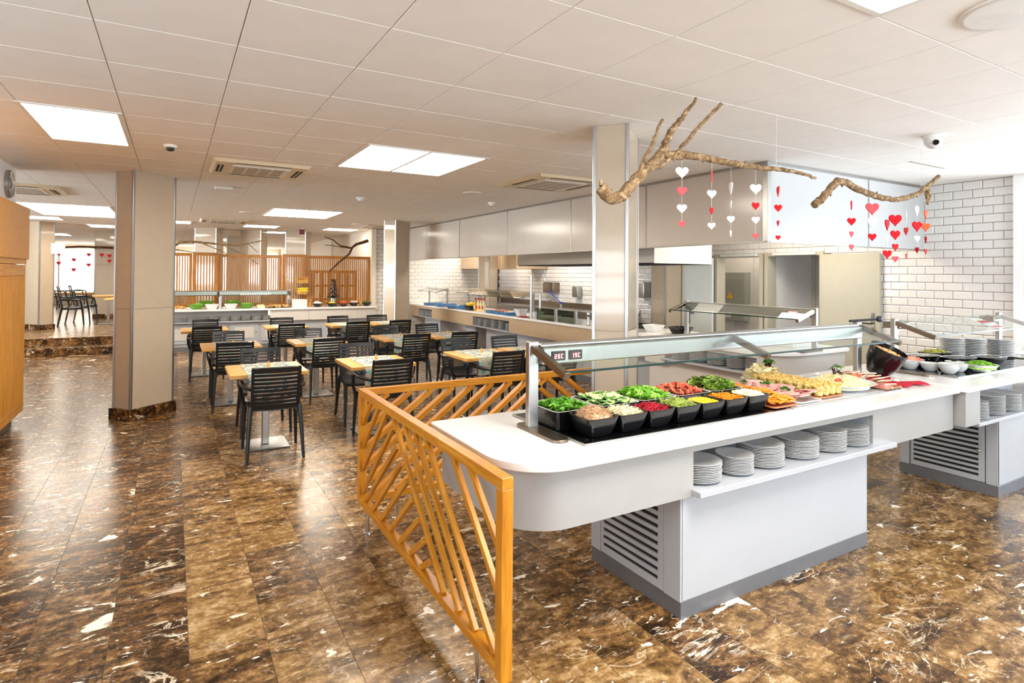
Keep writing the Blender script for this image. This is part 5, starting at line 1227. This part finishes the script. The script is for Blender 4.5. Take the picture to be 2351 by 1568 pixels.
GAR = [(2.722,2.43,[(2.316,W_,.082,.5),(2.199,C_,.065,.5),(2.091,W_,.064,.5),(1.994,C_,.045,.9)],'first from the big column'),
 (2.988,2.43,[(2.319,C_,.085,-.75),(2.201,W_,.064,.4),(2.094,R_,.055,-.3),(1.996,W_,.05,.7)],'second from the big column'),
 (3.171,2.41,[(2.258,W_,.085,-.9),(2.148,W_,.055,-.85),(2.048,W_,.055,.4),(1.955,W_,.05,-.5)],'third from the big column, all white'),
 (3.42,2.42,[(2.269,W_,.082,.5),(2.153,R_,.06,.3),(2.056,W_,.056,.5),(1.949,C_,.045,.5)],'fourth from the big column'),
 (3.66,2.42,[(2.273,C_,.085,-.8),(2.154,R_,.06,.4),(2.047,C_,.05,-.95),(1.946,R_,.04,.4)],'last on the forked branch'),
 (4.557,2.37,[(2.236,R_,.08,-.45),(2.107,R_,.07,.5),(2.008,C_,.055,.0),(1.906,C_,.055,.1)],'first on the curved branch'),
 (4.848,2.33,[(2.227,C_,.11,.5),(2.115,W_,.09,.4),(1.997,R_,.07,.5)],'second on the curved branch'),
 (5.070,2.32,[(2.11,R_,.10,-.2),(1.989,W_,.09,-.3),(1.866,R_,.08,.4)],'third on curved branch, hung low'),
 (5.193,2.32,[(2.154,R_,.11,.5),(2.03,R_,.09,.4),(1.927,R_,.07,.2),(1.827,C_,.06,.4)],'fourth on curved branch, all red'),
 (5.365,2.34,[(2.192,W_,.10,-.5),(2.068,C_,.08,-.85),(1.856,R_,.055,-.3)],'fifth on the curved branch'),
 (5.543,2.39,[(2.254,W_,.10,-.2),(2.119,R_,.10,.3),(2.009,W_,.07,.2),(1.912,R_,.06,-.9)],'sixth on the curved branch'),
 (5.690,2.45,[(2.231,O_,.09,-.2),(2.117,O_,.085,.4),(2.006,R_,.07,-.6),(1.904,R_,.055,-.1)],'last on curved branch, next to tiled wall')]
for x, zt_, hs, lab in GAR:
    t = thing('heart_garland', f'string of felt hearts, {lab}', 'garland', (x,2.6,zt_), 0, 'felt heart garlands')
    MB().tube([(0,0,0),(0,0,hs[-1][0]-zt_)], .0008, 4).build('thread', 'thread', t)
    for z, c_, s_, a in hs: heart(t, c_, z-zt_, s_, a)
t = branch('bare_branch', 'dark horizontal branch hung before the bright blinds on upper level', [('main_limb', [(-2.85,2.32),(-2.3,2.37),(-1.5,2.36)], .03, .03, 0)], 'branch_dark', 20.3, [(-2.3,2.37)], 5)
for k, (x, zz) in enumerate(((-2.76,(2.15,1.9)),(-2.42,(2.0,1.72)),(-2.08,(2.15,1.86)),(-1.78,(2.15,)),(-1.6,(2.13,1.98)))):
    t = thing('heart_garland', f'small distant string of red hearts before bright blinds, {ORD[k]} from left', 'garland', (x,20.3,2.35), 0, 'distant heart garlands'); MB().tube([(0,0,0),(0,0,zz[-1]-2.35)], .002, 4).build('thread', 'thread', t)
    for z in zz: heart(t, R_, z-2.35, .12, .5)
# ---------------------------------------------------------------- ceiling fittings
def panel(label, x0, x1, y0, y1, nx, ny, mat='lamp'):
    t = thing('ceiling_light', label, 'ceiling light', ((x0+x1)/2,(y0+y1)/2,CEIL-.004)); L, W = x1-x0, y1-y0; e = .028
    b = MB().box(-L/2,-W/2,-.004,L/2,-W/2+e,.003).box(-L/2,W/2-e,-.004,L/2,W/2,.003).box(-L/2,-W/2+e,-.004,-L/2+e,W/2-e,.003).box(L/2-e,-W/2+e,-.004,L/2,W/2-e,.003)
    for i in range(1, nx): b.box(-L/2+L*i/nx-.014,-W/2+e,-.004,-L/2+L*i/nx+.014,W/2-e,.003)
    for j in range(1, ny): b.box(-L/2+e,-W/2+W*j/ny-.011,-.0035,L/2-e,-W/2+W*j/ny+.011,.003)
    b.build('frame', 'plastic_white', t)
    for i in range(nx):
        for j in range(ny): MB().box(-L/2+L*i/nx+.012,-W/2+W*j/ny+.008,-.001,-L/2+L*(i+1)/nx-.012,-W/2+W*(j+1)/ny-.008,.002).build('diffuser', mat, t)
panel('narrow two pane ceiling light nearest the clock wall', -.94,-.34,5.05,6.33,1,2,'lamp_mid')
panel('square four pane ceiling light over the front dining tables', 1.47,2.67,5.07,6.30,2,2)
panel('two pane ceiling light over the back dining tables', 1.5,2.75,10.97,12.5,2,1,'lamp_far')
panel('four pane ceiling light at the top edge, over the near counter', 1.44,2.65,.2,1.40,2,2,'lamp_day')
panel('long ceiling light before the steps, behind the clock wall', -2.3,-.97,12.4,14.9,1,1,'lamp_soft')
panel('small ceiling light above the upper level by the near column', -1.85,-1.05,17.3,18.3,1,1,'lamp_far')
panel('ceiling light right of the near column above far counter', -.3,.35,14.9,15.7,1,1,'lamp_soft')
panel('ceiling light between far air unit and distant columns', 1.45,2.25,15.1,15.9,1,1,'lamp_soft')
panel('distant ceiling light between the far columns', 1.95,2.75,17.2,17.9,1,1,'lamp_soft')
panel('ceiling light before the cream wall above the dark branch', 3.35,4.15,15.0,15.8,1,1,'lamp_soft')
panel('small ceiling light at left behind the clock wall corner', -3.0,-2.1,15.4,16.2,1,1,'lamp_far')
for k, (x0, y0) in enumerate(((6.2,4.4),(6.3,10.3),(6.2,13.0))):
    panel(f'kitchen ceiling light hidden above the soffit, {ORD[k]} from the doors', x0,x0+1.2,y0,y0+1.2,1,1,'lamp_kit')
panel('ceiling light of the upper room, left of centre', -4.0,-2.8,22.0,23.2,1,1,'lamp_far'); panel('ceiling light of the upper room, right of centre', 1.0,2.2,22.0,23.2,1,1,'lamp_far')
panel('ceiling light of the store room behind the doors', 8.5,9.1,6.6,7.2,1,1)
def aircon(label, x, y, L, W):
    t = thing('air_conditioner', label, 'air conditioner', (x,y,CEIL))
    MB().taper((L/2-.03,W/2-.03),(L/2,W/2),-.03,.002).build('body', 'plastic_cream', t)
    g = MB().box(-L*.3,-W*.3,-.036,L*.3,W*.3,-.03).build('intake_grille', 'plastic_white', t)
    for k in range(4): MB().box(-L*.27+L*.135*k,-W*.26,-.039,-L*.27+L*.135*k+L*.11,W*.26,-.036).build('grille_panel', 'grey_speaker', g)
    for s in (-1, 1):
        MB().box(s*L*.41-.03,-W*.25,-.033,s*L*.41+.03,W*.25,-.029).build('outlet', 'black_slot', t); MB().box(s*L*.41-.005,-W*.25,-.037,s*L*.41+.005,W*.25,-.033).build('louvre', 'plastic_cream', t)
        MB().box(-L*.28,s*W*.41-.03,-.033,L*.28,s*W*.41+.03,-.029).build('outlet', 'black_slot', t); MB().box(-L*.28,s*W*.41-.006,-.037,L*.28,s*W*.41+.006,-.033).build('louvre', 'plastic_cream', t)
    return t
aircon('ceiling air unit beside the square light over front tables', .80,6.95,.95,.92)
aircon('ceiling air unit left of the big column', 4.05,6.0,1.0,1.0)
aircon('ceiling air unit behind the clock wall', -1.85,10.35,.95,1.1)
aircon('ceiling air unit before the far columns', .95,14.3,.95,.95)
aircon('ceiling air unit by the middle column', 4.35,13.9,.9,.9)
def disc(name, label, x, y, r, mat, cat='speaker', h=.012):
    t = thing(name, label, cat, (x,y,CEIL)); MB().lathe([(r,0),(r,-h*.6),(r*.96,-h),(r*.9,-h)], 32).build('rim', 'plastic_white', t, smooth=True); MB().lathe([(r*.93,-h*.7),(r*.93,-h*.95),(.001,-h)], 32).build('cover', mat, t, smooth=True)
disc('ceiling_speaker', 'large round ceiling speaker at the top right corner', 3.09,1.06,.20,'grey_speaker')
disc('ceiling_speaker', 'round ceiling speaker between square light and big column', 3.62,7.37,.13,'grey_speaker')
disc('ceiling_speaker', 'round ceiling speaker beside the two pane light at back', 1.2,12.1,.14,'grey_speaker')
disc('ceiling_speaker', 'round ceiling speaker near the middle column', 3.68,13.5,.14,'grey_speaker')
def detector(label, x, y, r=.055, dark=True):
    t = thing('smoke_detector', label, 'detector', (x,y,CEIL)); MB().lathe([(r,0),(r,-.018),(r*.85,-.024)], 20).build('base', 'plastic_white', t, smooth=True); MB().lathe([(r*.62,-.022),(r*.62,-.045),(r*.4,-.052),(.001,-.052)], 18).build('sensor', 'black_plastic' if dark else 'plastic_white', t, smooth=True)
detector('smoke detector with dark sensor near the clock wall light', -.04,6.1)
detector('white smoke detector above the middle dining tables', 2.43,8.76,.07,False)
detector('white smoke detector before the soffit panels', 4.36,8.18,.06,False)
tag(MB().box(-.11,-.05,-.035,.11,.05,0).build('ceiling_sensor', 'plastic_white', None, (.57,8.7,CEIL), bevel=.015, seg=3), 'flat white sensor box behind the first air unit', 'sensor')
t = thing('dome_camera', 'white dome camera with dark lens on right ceiling', 'camera', (5.29,2.36,CEIL)); MB().lathe([(.075,0),(.075,-.022),(.07,-.028)], 28).build('mount', 'plastic_white', t, smooth=True); MB().lathe([(.066,-.024),(.062,-.06),(.045,-.085),(.02,-.1),(.001,-.102)], 28).build('dome', 'white_cer', t, smooth=True)
MB().lathe([(.018,0),(.022,.004),(.022,.01),(.001,.01)], 18).build('lens', 'black_glass', t, (-.046,-.036,-.062), (Vector((-.7,-.6,-.38)).to_track_quat('Z','Y')).to_matrix(), smooth=True)
t = thing('exit_sign', 'small dark red sign hanging before the far columns', 'sign', (2.72,15.0,2.72)); MB().box(-.06,-.01,-.1,.06,.01,.03).build('plate', 'red_sign', t); MB().tube([(0,0,.03),(0,0,.09)], .006, 6).build('stem', 'chrome', t)
tag(MB().box(-.35,-.02,-.002,.35,.02,.0).build('ceiling_slot', 'grey_speaker', None, (6.6,3.0,CEIL)), 'thin grey slot vent in ceiling right of the camera dome', 'vent')
# ---------------------------------------------------------------- oak cabinet and clock on the left
t = thing('oak_cabinet', 'tall oak cabinet with ribbed door at left edge', 'cabinet', (-1.42,7.0,0))
MB().box(-.13,-2.0,.14,-.03,1.27,1.74).build('body', 'cab_oak', t); MB().box(-.13,-2.0,0,-.08,1.2,.14).build('plinth', 'steel_dark', t)
beam('frame_rail', 'cab_oak', t, (-.01,-2.0,1.68), (-.01,1.28,1.68), .03, .12); beam('frame_rail', 'cab_oak', t, (-.01,-2.0,.19), (-.01,1.28,.19), .03, .1); beam('frame_stile', 'cab_oak', t, (-.01,1.25,.24), (-.01,1.25,1.62), .03, .06, (0,1,0))
for k in range(56):
    y = 1.215-.034*k
    if y < -1.0: break
    beam('door_rib', 'cab_oak', t, (-.012,y,.24), (-.012,y,1.62), .03, .023, (0,1,0), bevel=.004)
t = thing('oak_cupboard', 'flat oak cupboard band above ribbed cabinet at left edge', 'cupboard', (-1.39,7.0,1.8)); MB().box(-.155,-2.0,0,0,1.30,.56).build('front', 'cab_oak', t, bevel=.003); MB().box(-.14,-2.0,-.055,-.02,1.28,0).build('shadow_gap', 'cab_oak', t)
t = thing('wall_clock', 'round steel wall clock above the oak cabinet', 'clock', (-1.55,8.10,2.60)); q_ = (0,PI/2,0)
MB().lathe([(.15,0),(.15,.035),(.14,.042),(.132,.036)], 40).build('case', 'steel', t, (0,0,0), q_, smooth=True); MB().lathe([(.135,.03),(.135,.034),(.001,.034)], 40).build('dial', 'paper', t, (0,0,0), q_)
for k in range(12):
    a = k*PI/6; MB().box(.034,-.004,-.014,.036,.004,.014).build('hour_mark', 'ink', t, (0,.105*math.sin(a),.105*math.cos(a)), (-a,0,0))
MB().box(.036,-.004,-.01,.038,.004,.09).build('hand', 'ink', t, (0,0,0), (.9,0,0)); MB().box(.036,-.005,-.01,.038,.005,.065).build('hand', 'ink', t, (0,0,0), (2.4,0,0))
t = thing('framed_notice', 'white framed notice on upper level column by the blinds', 'notice', (-2.45,17.05,2.2)); MB().box(-.01,-.02,-.12,.25,.0,.12).build('sheet', 'paper', t)
